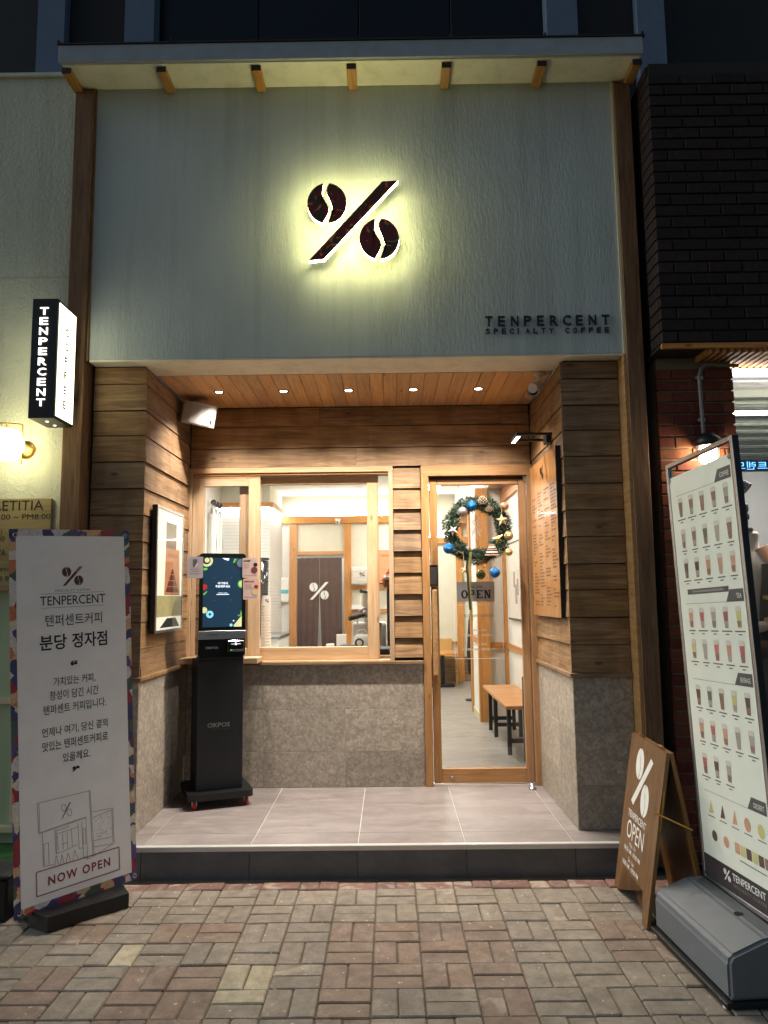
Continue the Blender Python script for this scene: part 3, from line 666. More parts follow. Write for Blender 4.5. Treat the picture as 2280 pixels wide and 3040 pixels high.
bx('baseboard', 'creamtrim', rw, 1.178, 1.1895, 4.2, 4.85, H, H+.07); bx('timber_rail', 'intwood', rw, 1.18, 1.1895, 4.2, 4.85, 1.0, 1.07)
MB().box(-3.3, 3.3, -.11, .1, 0, .04).build('timber_soffit', 'ceilwood', rw, loc=(1.41, 4.85, 2.752), rot=(0, 0, math.pi/2))
MB().box(-3.3, 3.3, -.012, .012, 0, .16).build('timber_beam', 'intwoodx', rw, loc=(XIR-.014, 4.85, 2.59), rot=(0, 0, math.pi/2))
bx('bulkhead', 'whiteceil', rw, 1.3, XIR, 1.55, 8.15, 2.793, ZI)
# unseen ceiling light panels added to brighten the cafe room
for i, (x, y, w) in enumerate(((-1.2, 3.2, 'over the counter, nearest the service window'), (-1.2, 5.4, 'over the kitchen, in front of the tiled wall'), (.5, 3.0, 'just inside the entrance door'), (.5, 5.2, 'halfway down the passage'), (.7, 7.2, 'over the rattan seat at the far end'))):
    t = thing('ceiling_fill', 'added unseen flush ceiling light panel '+w, 'light', (x, y, ZI-.03), group='added ceiling lights inside the cafe')
    bx('frame', 'white', t, x-.31, x+.31, y-.31, y+.31, ZI-.03, ZI-.001); bx('diffuser', 'panel', t, x-.29, x+.29, y-.29, y+.29, ZI-.036, ZI-.0305)
struct(MB().box(XIL-.08, XL-.2, 1.36, 1.41, H-.01, ZI+.05).box(1.491, 1.66, 1.36, 1.51, H-.01, ZI+.05).box(XL-.2, 1.491, YB+.102, YB+.119, ZC-.01, ZI+.05).build('interior_front_wall', 'whitewall', None))

# ================================================================== LEFT NEIGHBOUR
nl = thing('neighbour_shop', 'pale textured plaster shopfront on the left with mint green panelling', 'building', (-2.6, .3, 0))
MB().box(-5, -1.7725, .18, .42, 1.585, 3.549).box(-5, -1.7725, .183, .42, 3.5515, 4.905).build('wall', 'plaster_left', nl)
bx('coping', 'plaster_left', nl, -5, -1.7725, .16, .44, 4.906, 4.93)
MB().box(-5, -1.7725, .2, .42, .24, 1.5845).build('panelling', 'mintpanel', nl)
bx('trim', 'creamtrim', nl, -5, -1.7725, .182, .1995, .93, .965); bx('trim', 'creamtrim', nl, -2.03, -2.005, .182, .1995, .255, .929)
bx('trim', 'creamtrim', nl, -5, -1.7725, .15, .42, .21, .2395)
bx('plinth', 'mintpanel', nl, -5, -1.7725, .2, .42, 0, .2095)
mat_ = thing('turf_mat', 'green artificial turf mat on a low wooden deck behind the flower banner', 'mat', (-2.3, -.05, 0))
MB().box(-3.2, -1.80, -.27, .195, .002, .115).build('deck', 'sand', mat_); MB().box(-3.2, -1.79, -.285, .196, .1155, .14, .004).build('turf', 'turf', mat_)
pl = thing('storage_box', 'low black lidded box on the paving behind the flower banner', 'box', (-1.72, -.47, 0))
MB().box(-1.86, -1.66, -.56, -.36, .003, .2, .01).build('box', 'black', pl); MB().box(-1.87, -1.65, -.57, -.35, .2, .22, .006).build('lid', 'blackmatte', pl)
# wooden plaque
pq = thing('shop_plaque', 'wooden plaque with black opening hours below the globe lamp', 'sign', (-2.1, .17, 1.59))
MB().box(-2.6, -1.842, .155, .1785, 1.592, 2.147, .003).build('board', 'plaque', pq)
for body, bxx, al in (('LAETITIA', (-2.24, 2.075, .35, .06), 'LEFT'), (':00 ~ PM8:00', (-2.155, 2.02, .31, .032), 'LEFT'), ('시간', (-2.2, 1.925, .07, .035), 'LEFT'), (':00', (-2.175, 1.89, .06, .03), 'LEFT'), ('WA', (-2.18, 1.8, .075, .04), 'LEFT'), ('laeti', (-2.175, 1.71, .09, .03), 'LEFT'), ('0 9', (-2.145, 1.65, .065, .03), 'LEFT')):
    text('lettering', body, bxx, .1535, 'black', pq)
# globe wall lamp
gl = thing('globe_lamp', 'glowing white globe wall lamp with brass bracket', 'wall lamp', (-2.052, .1, 2.45))
MB().sphere((-2.037, -.03, 2.44), .098, 28).build('globe', 'globe', gl, smooth=True)
MB().lathe([(.0001, .164), (.05, .164), (.055, .17), (.055, .179)], (-2.02, 0, 2.45), 24, 'y').build('wall_plate', 'brass', gl, smooth=True)
MB().tube([(-1.965, .157, 2.45), (-1.95, -.02, 2.45)], .006).tube([(-1.95, -.02, 2.325), (-1.95, -.02, 2.56), (-2.037, -.03, 2.568), (-2.2, -.03, 2.568)], .005).tube([(-2.037, -.03, 2.57), (-2.037, -.03, 2.535)], .007).build('bracket', 'brass', gl)

# ================================================================== RIGHT NEIGHBOUR (brick shop)
br = thing('brick_shop', 'dark brick shop on the right with overhanging upper wall and display window', 'building', (2.3, .3, 0))
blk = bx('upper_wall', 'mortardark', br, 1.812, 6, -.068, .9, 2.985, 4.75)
pier = bx('pier', 'mortar', br, 1.842, 2.292, .152, .6, 0, 2.965)
def bricks(parent, x0, x1, y, z0, z1, mat, L=.19, h=.0605, pitch=.0705, jl=.0095):
    pr = None; r = 0; z = z0
    while z+h <= z1+.002:
        x = x0-(0 if r % 2 else (L+jl)/2)
        while x < x1-.01:
            a = max(x, x0); b = min(x+L, x1)
            if b-a > .03:
                if abs(b-a-L) < 1e-4:
                    if pr is None: pr = MB().box(-L/2, L/2, -.012, .02, 0, h, .003).build('brick', mat, parent, loc=((a+b)/2, y, z))
                    else: place(pr, 'brick', parent, ((a+b)/2, y+random.uniform(-.002, .002), z))
                else: MB().box(-(b-a)/2, (b-a)/2, -.012, .02, 0, h, .003).build('brick', mat, parent, loc=((a+b)/2, y+random.uniform(-.002, .002), z))
            x += L+jl
        r += 1; z += pitch
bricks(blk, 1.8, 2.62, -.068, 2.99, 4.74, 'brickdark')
bricks(pier, 1.832, 2.3, .152, .012, 2.96, 'brick')
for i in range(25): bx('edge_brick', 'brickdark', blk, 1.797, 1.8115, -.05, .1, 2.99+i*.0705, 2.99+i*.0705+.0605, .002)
bx('gap_panel', 'blackmatte', br, 1.757, 1.81, .3, .6, 0, 4.75)
bx('soffit', 'blackmatte', br, 1.8, 6, -.05, .9, 2.968, 2.984); bx('soffit_edge', 'intwoodx', br, 1.8, 6, -.075, -.051, 2.955, 2.984)
for i in range(26): bx('slat', 'slat', br, 2.08+i*.042, 2.102+i*.042, -.048, .27, 2.935, 2.9675)
# shop window with lit room behind
swf = MB().box(2.2925, 6, .271, .33, 2.86, 2.934).build('window_frame', 'alu', br)
bx('light_tube', 'shopled', br, 2.31, 4.5, .24, .268, 2.895, 2.92)
bx('window_sill', 'alu', br, 2.2925, 6, .27, .34, .78, .815); MB().box(2.2925, 6, .28, .5, 0, .779).build('stall_riser', 'brickdark', br)
bx('pane', 'glass', br, 2.2925, 4.8, .298, .304, .816, 2.859)
MB().box(2.2925, 6, 2.4, 2.5, .7, 3).build('room_wall', 'concrete', br); MB().box(2.2925, 6, .5, 2.4, .6, .779).build('room_floor', 'concrete', br); MB().box(2.2, 6, .34, 2.4, 2.94, 2.97).build('room_ceiling', 'whiteceil', br); MB().box(4.8, 4.9, .34, 2.4, .7, 2.94).box(2.2, 2.2915, .6, 2.4, .7, 2.94).build('room_wall', 'concrete', br)
sh = thing('roller_shutter', 'pale ribbed roller shutter hanging inside the brick shop window', 'shutter', (3, .75, 2.42))
for i in range(18): bx('slat', 'shutter', sh, 2.45, 4.5, .7+.012*(i % 2), .74, 2.40+i*.026, 2.423+i*.026, .004)
lt = thing('shop_tube_light', 'white tube light across the shutter inside the brick shop', 'light', (3, .66, 2.74)); bx('tube', 'shopled', lt, 2.42, 4.4, .655, .675, 2.735, 2.755); bx('holder', 'alu', lt, 2.42, 4.4, .676, .695, 2.725, 2.765)
ne = thing('sign_reflection', 'small blue Korean letters imitating a sign reflection in the brick shop window', 'sign', (2.7, .6, 2.36)); bx('backing', 'black', ne, 2.47, 2.9, .62, .64, 2.335, 2.41)  # glowing letters imitate a street sign mirrored in the glass
text('lettering', '브이트렌드', (2.50, 2.345, .36, .055), .615, 'mirrorblue', ne, mirror=True)
sl = thing('spotlight', 'black spotlight hanging under the shutter in the brick shop', 'spotlight', (2.5, .62, 2.22)); MB().cyl((2.5, .62, 2.27), (2.55, .58, 2.21), .03, .045, 14).build('head', 'black', sl); MB().cyl((2.5, .63, 2.26), (2.5, .63, 2.333), .008).build('stem', 'black', sl)
lamp('AREA', 'shop_fill_light', (3.1, 1.2, 2.9), 60, (1, .96, .9), size=.7)  # unseen area lamp added to brighten the brick shop room
# mannequin in the window
mq = thing('mannequin', 'headless mannequin in cream turtleneck, navy jacket and brown coat', 'mannequin', (2.66, .85, .78))
MB().lathe([(.0001, .8), (.14, .8), (.15, .95), (.13, 1.15), (.115, 1.32), (.14, 1.48), (.16, 1.62), (.15, 1.72), (.09, 1.8), (.055, 1.83), (.055, 1.92), (.06, 1.935), (.045, 1.95), (.0001, 1.95)], (0, 0, 0), 20).xf(Matrix.Translation((2.68, .85, 0)) @ Matrix.Scale(.62, 4, (0, 1, 0))).build('turtleneck', 'knit', mq, smooth=True)
MB().lathe([(.0001, 1.951), (.04, 1.951), (.04, 1.975), (.012, 1.985), (.012, 2.03), (.022, 2.04), (.022, 2.07), (.012, 2.08), (.02, 2.1), (.02, 2.14), (.0001, 2.15)], (2.66, .85, 0), 14).build('neck_cap', 'black', mq, smooth=True)
MB().cyl((2.76, .76, 1.72), (2.72, .72, 1.2), .06, .08, 12).build('jacket_front', 'navy', mq); 
for z in (1.5, 1.36): MB().cyl((2.672, .69, z), (2.672, .66, z), .014, .014, 10).build('button', 'gold', mq)
MB().cyl((2.74, .85, 1.84), (2.95, .8, 1.3), .07, .12, 12).cyl((2.95, .8, 1.3), (2.9, .7, .95), .1, .1, 12).build('coat', 'coat', mq, smooth=True)
MB().cyl((2.6, .72, 1.30), (2.75, .66, 1.33), .035, .035, 10).build('sleeve', 'knit', mq, smooth=True)
MB().sphere((2.7, .7, 1.17), .12, 14, (1.1, .6, .5)).build('handbag', 'cone', mq, smooth=True)
MB().lathe([(.0001, .78), (.16, .78), (.15, 1.12), (.0001, 1.12)], (2.7, .85, 0), 16).build('skirt', 'skirt', mq, smooth=True)
# caged bulkhead lamp and its conduit on the pier
cl = thing('cage_lamp', 'black caged outdoor lamp glowing on the red brick pier', 'wall lamp', (2.09, .1, 2.4))
MB().lathe([(.0001, 2.475), (.035, 2.475), (.075, 2.44), (.082, 2.4), (.07, 2.395), (.0001, 2.4)], (2.09, .065, 0), 18).build('hood', 'black', cl, smooth=True)
MB().lathe([(.0001, 2.395), (.045, 2.395), (.05, 2.36), (.045, 2.3), (.0001, 2.29)], (2.09, .065, 0), 16).build('bulb_glass', 'cage', cl, smooth=True)
cg = MB()
for i in range(6):
    a = 2*math.pi*i/6; c, s_ = math.cos(a), math.sin(a); cg.tube([(2.09+.07*c, .065+.07*s_, 2.4), (2.09+.066*c, .065+.066*s_, 2.31), (2.09+.02*c, .065+.02*s_, 2.275)], .003, 5)
cg.build('cage', 'black', cl)
cd = thing('conduit', 'grey bent conduit running down the dark brick pier to the lamp', 'pipe', (2.08, .12, 2.48))
MB().tube([(2.086, .105, 2.478), (2.08, .105, 2.84), (2.095, .105, 2.885), (2.13, .105, 2.908), (2.32, .105, 2.90)], .011, 10).build('pipe', 'midgrey', cd)
for z in (2.56, 2.82): bx('pipe_clip', 'steel', cd, 2.062, 2.104, .112, .1405, z, z+.018)

# ================================================================== WALL SIGNS
lg = thing('percent_sign', 'backlit percent emblem of two coffee beans and a slash on the sign wall', 'sign', (0, .12, 3.85))
LS = .555; lcx, lcz = -.0046, 3.818
b1, b2, slp = logo_polys(.03)
def emblem(poly, nm):
    q = [(lcx+a*LS, lcz+b*LS) for a, b in poly]
    o = MB().prism(q, .028, .062).build(nm, 'logo', lg)
    MB().prism(q, .0245, .0275).build('face', 'leafface', o); MB().prism(q, .0625, .065).build('glow_blocker', 'blackmatte', o)  # unseen black plate added to block glow from the emblem's back
    cxm = sum(a for a, b in q[:len(q)//2])/(len(q)//2)*.7+sum(a for a, b in q)/len(q)*.3; czm = sum(b for a, b in q)/len(q)
    MB().cyl((cxm, .0655, czm), (cxm, YW, czm), .006).build('stud', 'steel', o)
for p in b1: emblem(p, 'bean_half')
for p in b2: emblem(p, 'bean_half')
emblem(slp, 'slash')
ws = thing('wall_lettering', 'dark raised letters TENPERCENT SPECIALTY COFFEE low on the sign wall', 'sign', (1.18, .13, 3.12))
x = .80
for ch in 'TENPERCENT':
    w = {'T': .046, 'E': .042, 'N': .045, 'P': .044, 'R': .048, 'C': .05}[ch]; text('letter', ch, (x, 3.176, w, .064), .126, 'ink', ws, ext=.008, bold=.012); x += (1.562-.80-.046)/9
sp = 'SPECIALTY COFFEE'; x = .803
for ch in sp:
    if ch != ' ': text('letter', ch, (x, 3.128, .008 if ch == 'I' else .026, .034), .130, 'ink', ws, ext=.005, bold=.014)
    x += (1.558-.803-.026)/15
# projecting blade sign
bs = thing('blade_sign', 'black projecting lightbox sign with glowing vertical letters on the left post', 'sign', (-1.76, .1, 2.55))
SX0, SX1, SY0, SY1, SZ0, SZ1 = -1.836, -1.689, -.2, .05, 2.555, 3.255
MB().box(SX0, SX1, SY0, SY1, SZ0, SZ1, .003).build('case', 'black', bs)
MB().box(SX1, SX1+.003, SY0+.02, SY1-.004, SZ0+.018, SZ1-.018).build('light_face', 'blade', bs)
MB().box(SX0-.003, SX0, SY0+.02, SY1-.004, SZ0+.018, SZ1-.018).build('light_face', 'blade', bs)
for z in (SZ0+.045, SZ1-.048): bx('line', 'ink', bs, SX1+.0031, SX1+.0038, SY0+.035, SY1-.015, z, z+.003)
for i, ch in enumerate('TENPERCENT'): text('letter', ch, (-1.789, 3.158-i*.0595, .048, .043), SY0-.006, 'blade_letter', bs, ext=.005, bold=.014)
for i, ch in enumerate('COFFEE'):
    text('letter', ch, (-.022, 3.07-i*.087, .048 if ch in 'CO' else .036, .05), 0, 'ink', bs, bold=.03, M=Matrix(((0, -1, 0, SX1+.0042), (1, 0, 0, -.075), (0, 0, 1, 0), (0, 0, 0, 1))))
for y in (-.12, -.02): MB().lathe([(.0001, 0), (.009, 0), (.009, .003)], (-1.762, y, SZ0-.004), 12).build('downlight', 'blade_letter', bs)
for z in (2.72, 3.02): MB().box(-1.74, -1.70, SY1, .107, z, z+.035, .003).build('bracket', 'black', bs)

# ================================================================== PORCH FIXTURES
names = ('leftmost of the five, nearest the loudspeaker', 'second from the loudspeaker', 'in the middle of the row of five', 'second from the bullet camera', 'rightmost of the five, nearest the bullet camera')
for i in range(5):
    x = -.998+i*.4585; y = .85
    t = thing('downlight', 'small recessed downlight in the timber porch ceiling, '+names[i], 'downlight', (x, y, ZC-.02), group='downlights of the porch ceiling')
    MB().lathe([(.026, -.016), (.03, -.0175), (.038, -.0155), (.038, -.0122)], (x, y, ZC), 22).build('trim_ring', 'darkgrey', t, smooth=True)
    MB().lathe([(.0001, -.0135), (.026, -.0135)], (x, y, ZC), 20).build('lens', 'spot', t)
    lamp('SPOT', 'downlight_beam', (x, y, ZC-.02), 145, (1, .93, .83), parent=t, spot_size=R(119), spot_blend=.9, shadow_soft_size=.025)
# loudspeaker
sk = thing('loudspeaker', 'white wall loudspeaker tilted in the corner under the timber ceiling', 'speaker', (-1.165, 1.0, 2.945), rz=R(20), local=True)
Ms = Matrix.Rotation(R(8), 4, 'Y') @ Matrix.Rotation(R(12), 4, 'X')
prof = [(-.07, .075), (-.112, .0), (-.12, -.05), (-.112, -.068), (-.06, -.08), (0, -.084), (.06, -.08), (.112, -.068), (.12, -.05), (.112, 0), (.07, .075)]
MB().prism(prof, -.16, -.002, 'xy').xf(Ms).build('cabinet', 'speaker', sk)
g = [(-.108, -.072), (-.06, -.084), (0, -.088), (.06, -.084), (.108, -.072)]
MB().prism(g+[(a, b+.006) for a, b in g[::-1]], -.15, -.012, 'xy').xf(Ms).build('grille', 'grille', sk)
MB().box(.082, .094, -.084, -.074, -.13, -.105, .002).xf(Ms).build('badge', 'black', sk)
MB().prism([(-.02, .055), (.02, .055), (.02, .1), (-.02, .1)], -.1, -.02, 'xy').tube([(0, .08, -.06), (-.03, .09, .03), (-.06, .05, .05)], .012).build('bracket', 'speaker', sk)
# bullet camera
cc = thing('bullet_camera', 'white bullet security camera under the right end of the porch ceiling', 'camera', (1.2, .5, ZC-.012))
MB().lathe([(.0001, 0), (.04, 0), (.04, -.012), (.02, -.02), (.0001, -.02)], (1.2, .5, ZC-.0125), 18).build('base', 'camwhite', cc, smooth=True)
MB().tube([(1.2, .5, ZC-.03), (1.2, .5, ZC-.075), (1.185, .485, ZC-.095)], .013, 10).build('arm', 'camwhite', cc)
a, b = Vector((1.195, .515, 2.895)), Vector((1.135, .40, 2.842)); d = (b-a).normalized()
MB().cyl(a, b, .033, .036, 20).build('body', 'camwhite', cc, smooth=False)
MB().cyl(b-d*.01, b+d*.012, .038, .038, 20, False).cyl(a+Vector((0, 0, .02)), b+d*.02+Vector((0, 0, .02)), .03, .032, 16).build('sunshield', 'camwhite', cc)
MB().cyl(b, b+d*.003, .03, .03, 20).build('front_glass', 'blackgloss', cc); MB().cyl(b+d*.0031, b+d*.006, .014, .014, 14).build('lens', 'darkgrey', cc)
# arm lamp over the menu board
al = thing('picture_light', 'black rectangular arm lamp with a glowing bar above the wooden menu board', 'lamp', (XR, .62, 2.57))
bx('wall_plate', 'black', al, XR-.05, XR-.02, .56, .66, 2.535, 2.6, .002); 
for y in (.51, .71): bx('arm', 'black', al, 1.05, XR-.02, y-.008, y+.008, 2.575, 2.591, .001)
bx('head', 'black', al, 1.035, 1.06, .5, .72, 2.566, 2.592, .002)
MB().box(1.037, 1.058, .505, .715, 2.5635, 2.5655).build('light_bar', 'led', al)
lamp('AREA', 'picture_beam', (1.055, .61, 2.56), 3.2, (1, .9, .76), (0, R(38), 0), al, shape='RECTANGLE', size=.02, size_y=.2)
# engraved wooden menu board on the right wall
mn = thing('wall_menu_board', 'tall engraved wooden menu board on the right wall of the porch', 'menu board', (1.25, .78, 1.39), rz=R(-90), local=True)
# local x: 0 = far end ... ; world y = .78 - lx ; front (-y local) = -x world
MB().box(-.43, .44, -.003, .02, 0, 1.08, .002).build('panel', 'menuwood', mn); MB().box(-.42, .43, .0205, .034, .01, 1.07).build('spacer', 'blackmatte', mn); MB().box(.4405, .446, -.004, .03, 0, 1.08).build('edge', 'blackmatte', mn)
logo_mb(0, .975, .11, -.0045, gap=.03).build('emblem', 'black', mn)
tb = MB(); rnd = random.Random(3)
for cx_ in (-.36, -.16, .05, .26):
    z = .84+rnd.uniform(-.03, .02)
    while z > .06:
        if rnd.random() < .84:
            x = cx_
            for w in range(rnd.randint(2, 4)):
                ww = rnd.uniform(.018, .045); tb.flat([(x, z), (x+ww, z), (x+ww, z+.010), (x, z+.010)], -.0045); x += ww+.008
        z -= .0225 if rnd.random() > .12 else .06
tb.build('print', 'engrave', mn)
# glazed poster box on the left wall (front faces +x)
pb = thing('poster_frame', 'framed coffee poster behind glossy acrylic on the left porch wall', 'poster', (XL+.024, .68, 1.32), rz=R(90), local=True)
# world y = .68 + lx ; outward local -y = +x
W_, H_ = .305, .81
MB().box(-W_, W_, -.03, 0, 0, H_).build('case', 'black', pb)
for bx_ in ((-W_, W_, -.036, -.0305, 0, .018), (-W_, W_, -.036, -.0305, H_-.018, H_), (-W_, -W_+.018, -.036, -.0305, .0185, H_-.0185), (W_-.018, W_, -.036, -.0305, .0185, H_-.0185)): MB().box(*bx_, .001).build('frame', 'alu', pb)
def prt(poly, y, m, p, nm='print', M=None):
    mb = MB().flat(poly, y)
    if M is not None: mb.xf(M)
    return mb.build(nm, m, p)
rc = lambda x0, x1, z0, z1: [(x0, z0), (x1, z0), (x1, z1), (x0, z1)]
prt(rc(-.287, .287, .018, .792), -.0308, 'litpaper', pb, 'paper'); prt(rc(-.1, .14, .50, .72), -.0313, 'greytext', pb); prt(rc(-.287, .287, .10, .235), -.0313, 'yellow', pb)
prt([(-.12, .24), (.24, .24), (.22, .55), (-.1, .55)], -.0316, 'orange', pb)
for i, (w, z) in enumerate(((.15, .26), (.115, .3), (.08, .34), (.045, .38))): prt([(.06-w, z), (.06+w, z), (.06+w-.03, z+.034), (.06-w+.03, z+.034)], -.0319, 'maroon', pb)
text('lettering', 'TENPERCENT', (-.06, .49, .24, .025), -.0319, 'maroon', pb)
prt([(-.2, .03), (-.05, .09), (.15, .09), (.25, .03)], -.0316, 'darkgrey', pb)
MB().box(-.286, .286, -.0345, -.0335, .0188, .7912).build('acrylic', 'acrylic', pb)
# wreath on the door glass
WX, WY, WZ, WR = .845, 1.235, 2.02, .2
wr = thing('christmas_wreath', 'round pine wreath with baubles and stars hanging on the door glass', 'wreath', (WX, WY, WZ))
rn = random.Random(11)
for nm, n_, c_ in (('foliage', 6500, 'needle'), ('foliage', 2000, 'needle_light')):
    vs = []; fs = []
    for i in range(n_):
        a = rn.uniform(0, 2*math.pi); b = rn.uniform(0, 2*math.pi); rr = .046*rn.random()**.4*(1+.25*math.sin(7*a))
        c = Vector((WX+(WR+rr*math.cos(b))*math.cos(a), WY+rr*math.sin(b), WZ+(WR+rr*math.cos(b))*math.sin(a)))
        d = (Vector((math.cos(b)*math.cos(a), math.sin(b), math.cos(b)*math.sin(a)))+Vector((-math.sin(a), 0, math.cos(a)))*rn.choice((-1, 1))*.8+Vector((rn.gauss(0, .4), rn.gauss(0, .4), rn.gauss(0, .4)))).normalized()
        L = rn.uniform(.018, .04); w = d.orthogonal().normalized(); w.rotate(Matrix.Rotation(rn.uniform(0, 6.28), 3, d)); w *= .0021
        k = len(vs); vs += [c-w, c+w, c+d*L*.6+w*.8, c+d*L, c+d*L*.6-w*.8]; fs.append((k, k+1, k+2, k+3, k+4))
    MB().add(vs, fs).build(nm, c_, wr, kind='stuff')
MB().lathe([(WR+.02*math.cos(t), .02*math.sin(t)) for t in [2*math.pi*i/8 for i in range(9)]], (WX, WY, WZ), 40, 'y').build('ring', 'needle', wr)
def W1(px, py): return (WX+(px-735)*.000593, WZ-(py-830)*.000593)
def ball(px, py, rpx, m, y=-.045):
    x, z = W1(px, py); r = rpx*.000593
    o = MB().sphere((x, WY+y, z), r, 18).build('bauble', m, wr, smooth=True); MB().cyl((x, WY+y, z+r*.95), (x, WY+y, z+r*1.2), r*.2, r*.18, 8).build('bauble_cap', 'gold', o)
for q in ((670, 535, 66, 'glitblue'), (372, 1062, 68, 'glitblue'), (938, 1368, 64, 'glitblue'), (555, 610, 64, 'silverball'), (1080, 545, 50, 'glitrose'), (1118, 915, 58, 'glitgold'), (1115, 1115, 48, 'glitgold'), (762, 1390, 60, 'greenball'), (810, 1290, 18, 'gold')): ball(*q)
def star(px, py, rpx, m, y=-.04, rot=0, th=.012, nm='star'):
    x, z = W1(px, py); r = rpx*.000593; vs = [(x, WY+y-th, z), (x, WY+y+th, z)]
    for i in range(10):
        a = rot+math.pi/2+i*math.pi/5; q = r if i % 2 == 0 else r*.45; vs.append((x+q*math.cos(a), WY+y, z+q*math.sin(a)))
    fs = [(0, 2+i, 2+(i+1) % 10) for i in range(10)]+[(1, 2+(i+1) % 10, 2+i) for i in range(10)]
    MB().add(vs, fs).build(nm, m, wr)
star(1042, 720, 75, 'starcloth', -.055, .1); star(565, 1330, 55, 'starcloth', -.04, -.15); star(430, 840, 70, 'offwhite', -.05, .5, .022); star(985, 945, 70, 'gold', -.05, .3)
for px, py, s in ((808, 465, 1), (882, 572, .75)):
    x, z = W1(px, py); c = MB(); t_ = MB()
    for lv in range(6):
        rr = .026*s*math.sin(math.pi*(lv+1)/7.5); zz = z+(.03-lv*.011)*s
        for k in range(8):
            a = 2*math.pi*k/8+lv*.4; p = Vector((x+rr*math.cos(a)*.8, WY-.05+rr*math.sin(a)*.8, zz)); e = Vector((x+rr*1.25*math.cos(a), WY-.05+rr*1.25*math.sin(a), zz-.004))
            c.cyl(p, e, .006*s, .004*s, 5); t_.sphere(e, .0042*s, 6)
    o = c.build('pine_cone', 'cone', wr); t_.build('scale_tips', 'conetip', o)
x, z = W1(905, 1115)
tr_ = MB()
for i, (w, dz) in enumerate(((.018, .045), (.026, .03), (.036, .013), (.042, -.006), (.053, -.026))): MB().box(x-w, x+w, WY-.062, WY-.052, z+dz, z+dz+.011, .001).build('tree_slat', 'balsa' if i in (0, 2, 4) else 'white', wr)
MB().box(x-.004, x+.004, WY-.0515, WY-.048, z-.03, z+.06).build('tree_stick', 'cone', wr)
x, z = W1(725, 790); sn = MB()
for i in range(6):
    a = math.pi/2+i*math.pi/3; d = Vector((math.cos(a)*.42, .0, math.sin(a))); c = Vector((x, WY, z)); sn.cyl(c, c+d*.088, .0022, .0022, 5)
    for q in (.35, .6, .85):
        for sg in (-1, 1):
            b = a+sg*.9; e = Vector((math.cos(b)*.42, 0, math.sin(b))); sn.cyl(c+d*.088*q, c+d*.088*q+e*.03, .0018, .0018, 5); sn.sphere(c+d*.088*q+e*.03, .0042, 6)
sn.build('snowflake', 'snowflake', wr)
def rib(pts, w, m):
    mb = MB(); vs = []
    for px, py in pts: x, z = W1(px, py); vs += [(x-w, WY-.05, z), (x+w, WY-.052, z)]
    mb.add(vs, [(2*i, 2*i+1, 2*i+3, 2*i+2) for i in range(len(pts)-1)]).build('ribbon', m, wr)
rib([(645, 1110), (635, 1200), (612, 1290), (605, 1310), (612, 1450), (622, 1600), (632, 1800), (637, 1955)], .0085, 'ribbon'); rib([(600, 1225), (590, 1300), (600, 1400), (605, 1550), (622, 1820)], .008, 'ribbondark')
for pa, pb_ in (((550, 1100), (555, 1270)), ((907, 1185), (915, 1290)), ((430, 1060), (545, 1130)), ((845, 450), (945, 610)), ((1040, 570), (1042, 650)), ((695, 1290), (640, 1385)), ((820, 1360), (880, 1470))):
    xa, za = W1(*pa); xb, zb = W1(*pb_); MB().cyl((xa, WY-.05, za), (xb, WY-.05, zb), .0014, .0014, 5).build('string', 'starcloth', wr)
# door notices
YG = YB+.0225
on = thing('open_notice', 'grey notice reading WELCOME OPEN stuck on the door glass', 'sign', (.836, YG, 1.49))
MB().box(.694, .977, YG-.001, YG+.001, 1.491, 1.639).build('sheet', 'noticegrey', on)
text('lettering', 'WELCOME', (.786, 1.592, .1, .018), YG-.0016, 'black', on)
def slab(ch, x0, z0, w, h, t=.0135):
    mb = MB(); y = YG-.0016; Q = lambda a, b, c, d: mb.flat([(x0+a*w, z0+c*h), (x0+b*w, z0+c*h), (x0+b*w, z0+d*h), (x0+a*w, z0+d*h)], y); u = t/w; v = .0085/h
    if ch == 'O':
        n = 24; o_ = [(x0+w/2+w/2*math.cos(6.2832*i/n), z0+h/2+h/2*1.03*math.sin(6.2832*i/n)) for i in range(n)]; i_ = [(x0+w/2+(w/2-t)*math.cos(6.2832*i/n), z0+h/2+(h/2-.009)*math.sin(6.2832*i/n)) for i in range(n)]
        mb.add([(a, y, b) for a, b in o_+i_], [(i, (i+1) % n, n+(i+1) % n, n+i) for i in range(n)])
    if ch in 'PE': Q(0, .42, 0, v); Q(.1, .1+u, v, 1-v); Q(0, .75 if ch == 'P' else .95, 1-v, 1)
    if ch == 'P': Q(.1+u, .75, .42, .42+v); Q(.85-u, .85, .42+v, 1-v); Q(.7, .85, .42, .5); Q(.7, .85, .92, 1)
    if ch == 'E': Q(.42, .95, 0, v); Q(.1+u, .62, .46, .46+v); Q(.95-u*.6, .95, v, .25); Q(.95-u*.6, .95, .78, 1-v); Q(.62-u*.5, .62, .34, .46)
    if ch == 'N':
        Q(0, .36, 0, v); Q(.12, .12+u*.7, v, 1); Q(.64, 1, 1-v, 1); Q(.78, .78+u*.7, 0, 1-v); Q(0, .12, 1-v, 1)
        mb.flat([(x0+.12*w, z0+h), (x0+.12*w+t*1.1, z0+h), (x0+.78*w+t*.7, z0), (x0+.78*w-t*.4, z0)], y-.0003)
    return mb
for i, ch in enumerate('OPEN'): slab(ch, .728+i*.0565, 1.515, .05, .062).build('letter', 'black', on)
hd = thing('hours_decal', 'white line frame with opening hours printed on the door glass', 'decal', (.852, YG, 1.07))
for b in ((.672, 1.034, 1.466, 1.469), (.672, 1.034, 1.07, 1.073), (.672, .675, 1.0732, 1.4658), (1.031, 1.034, 1.0732, 1.4658)): MB().box(b[0], b[1], YG-.0006, YG+.0006, b[2], b[3]).build('line', 'white', hd)
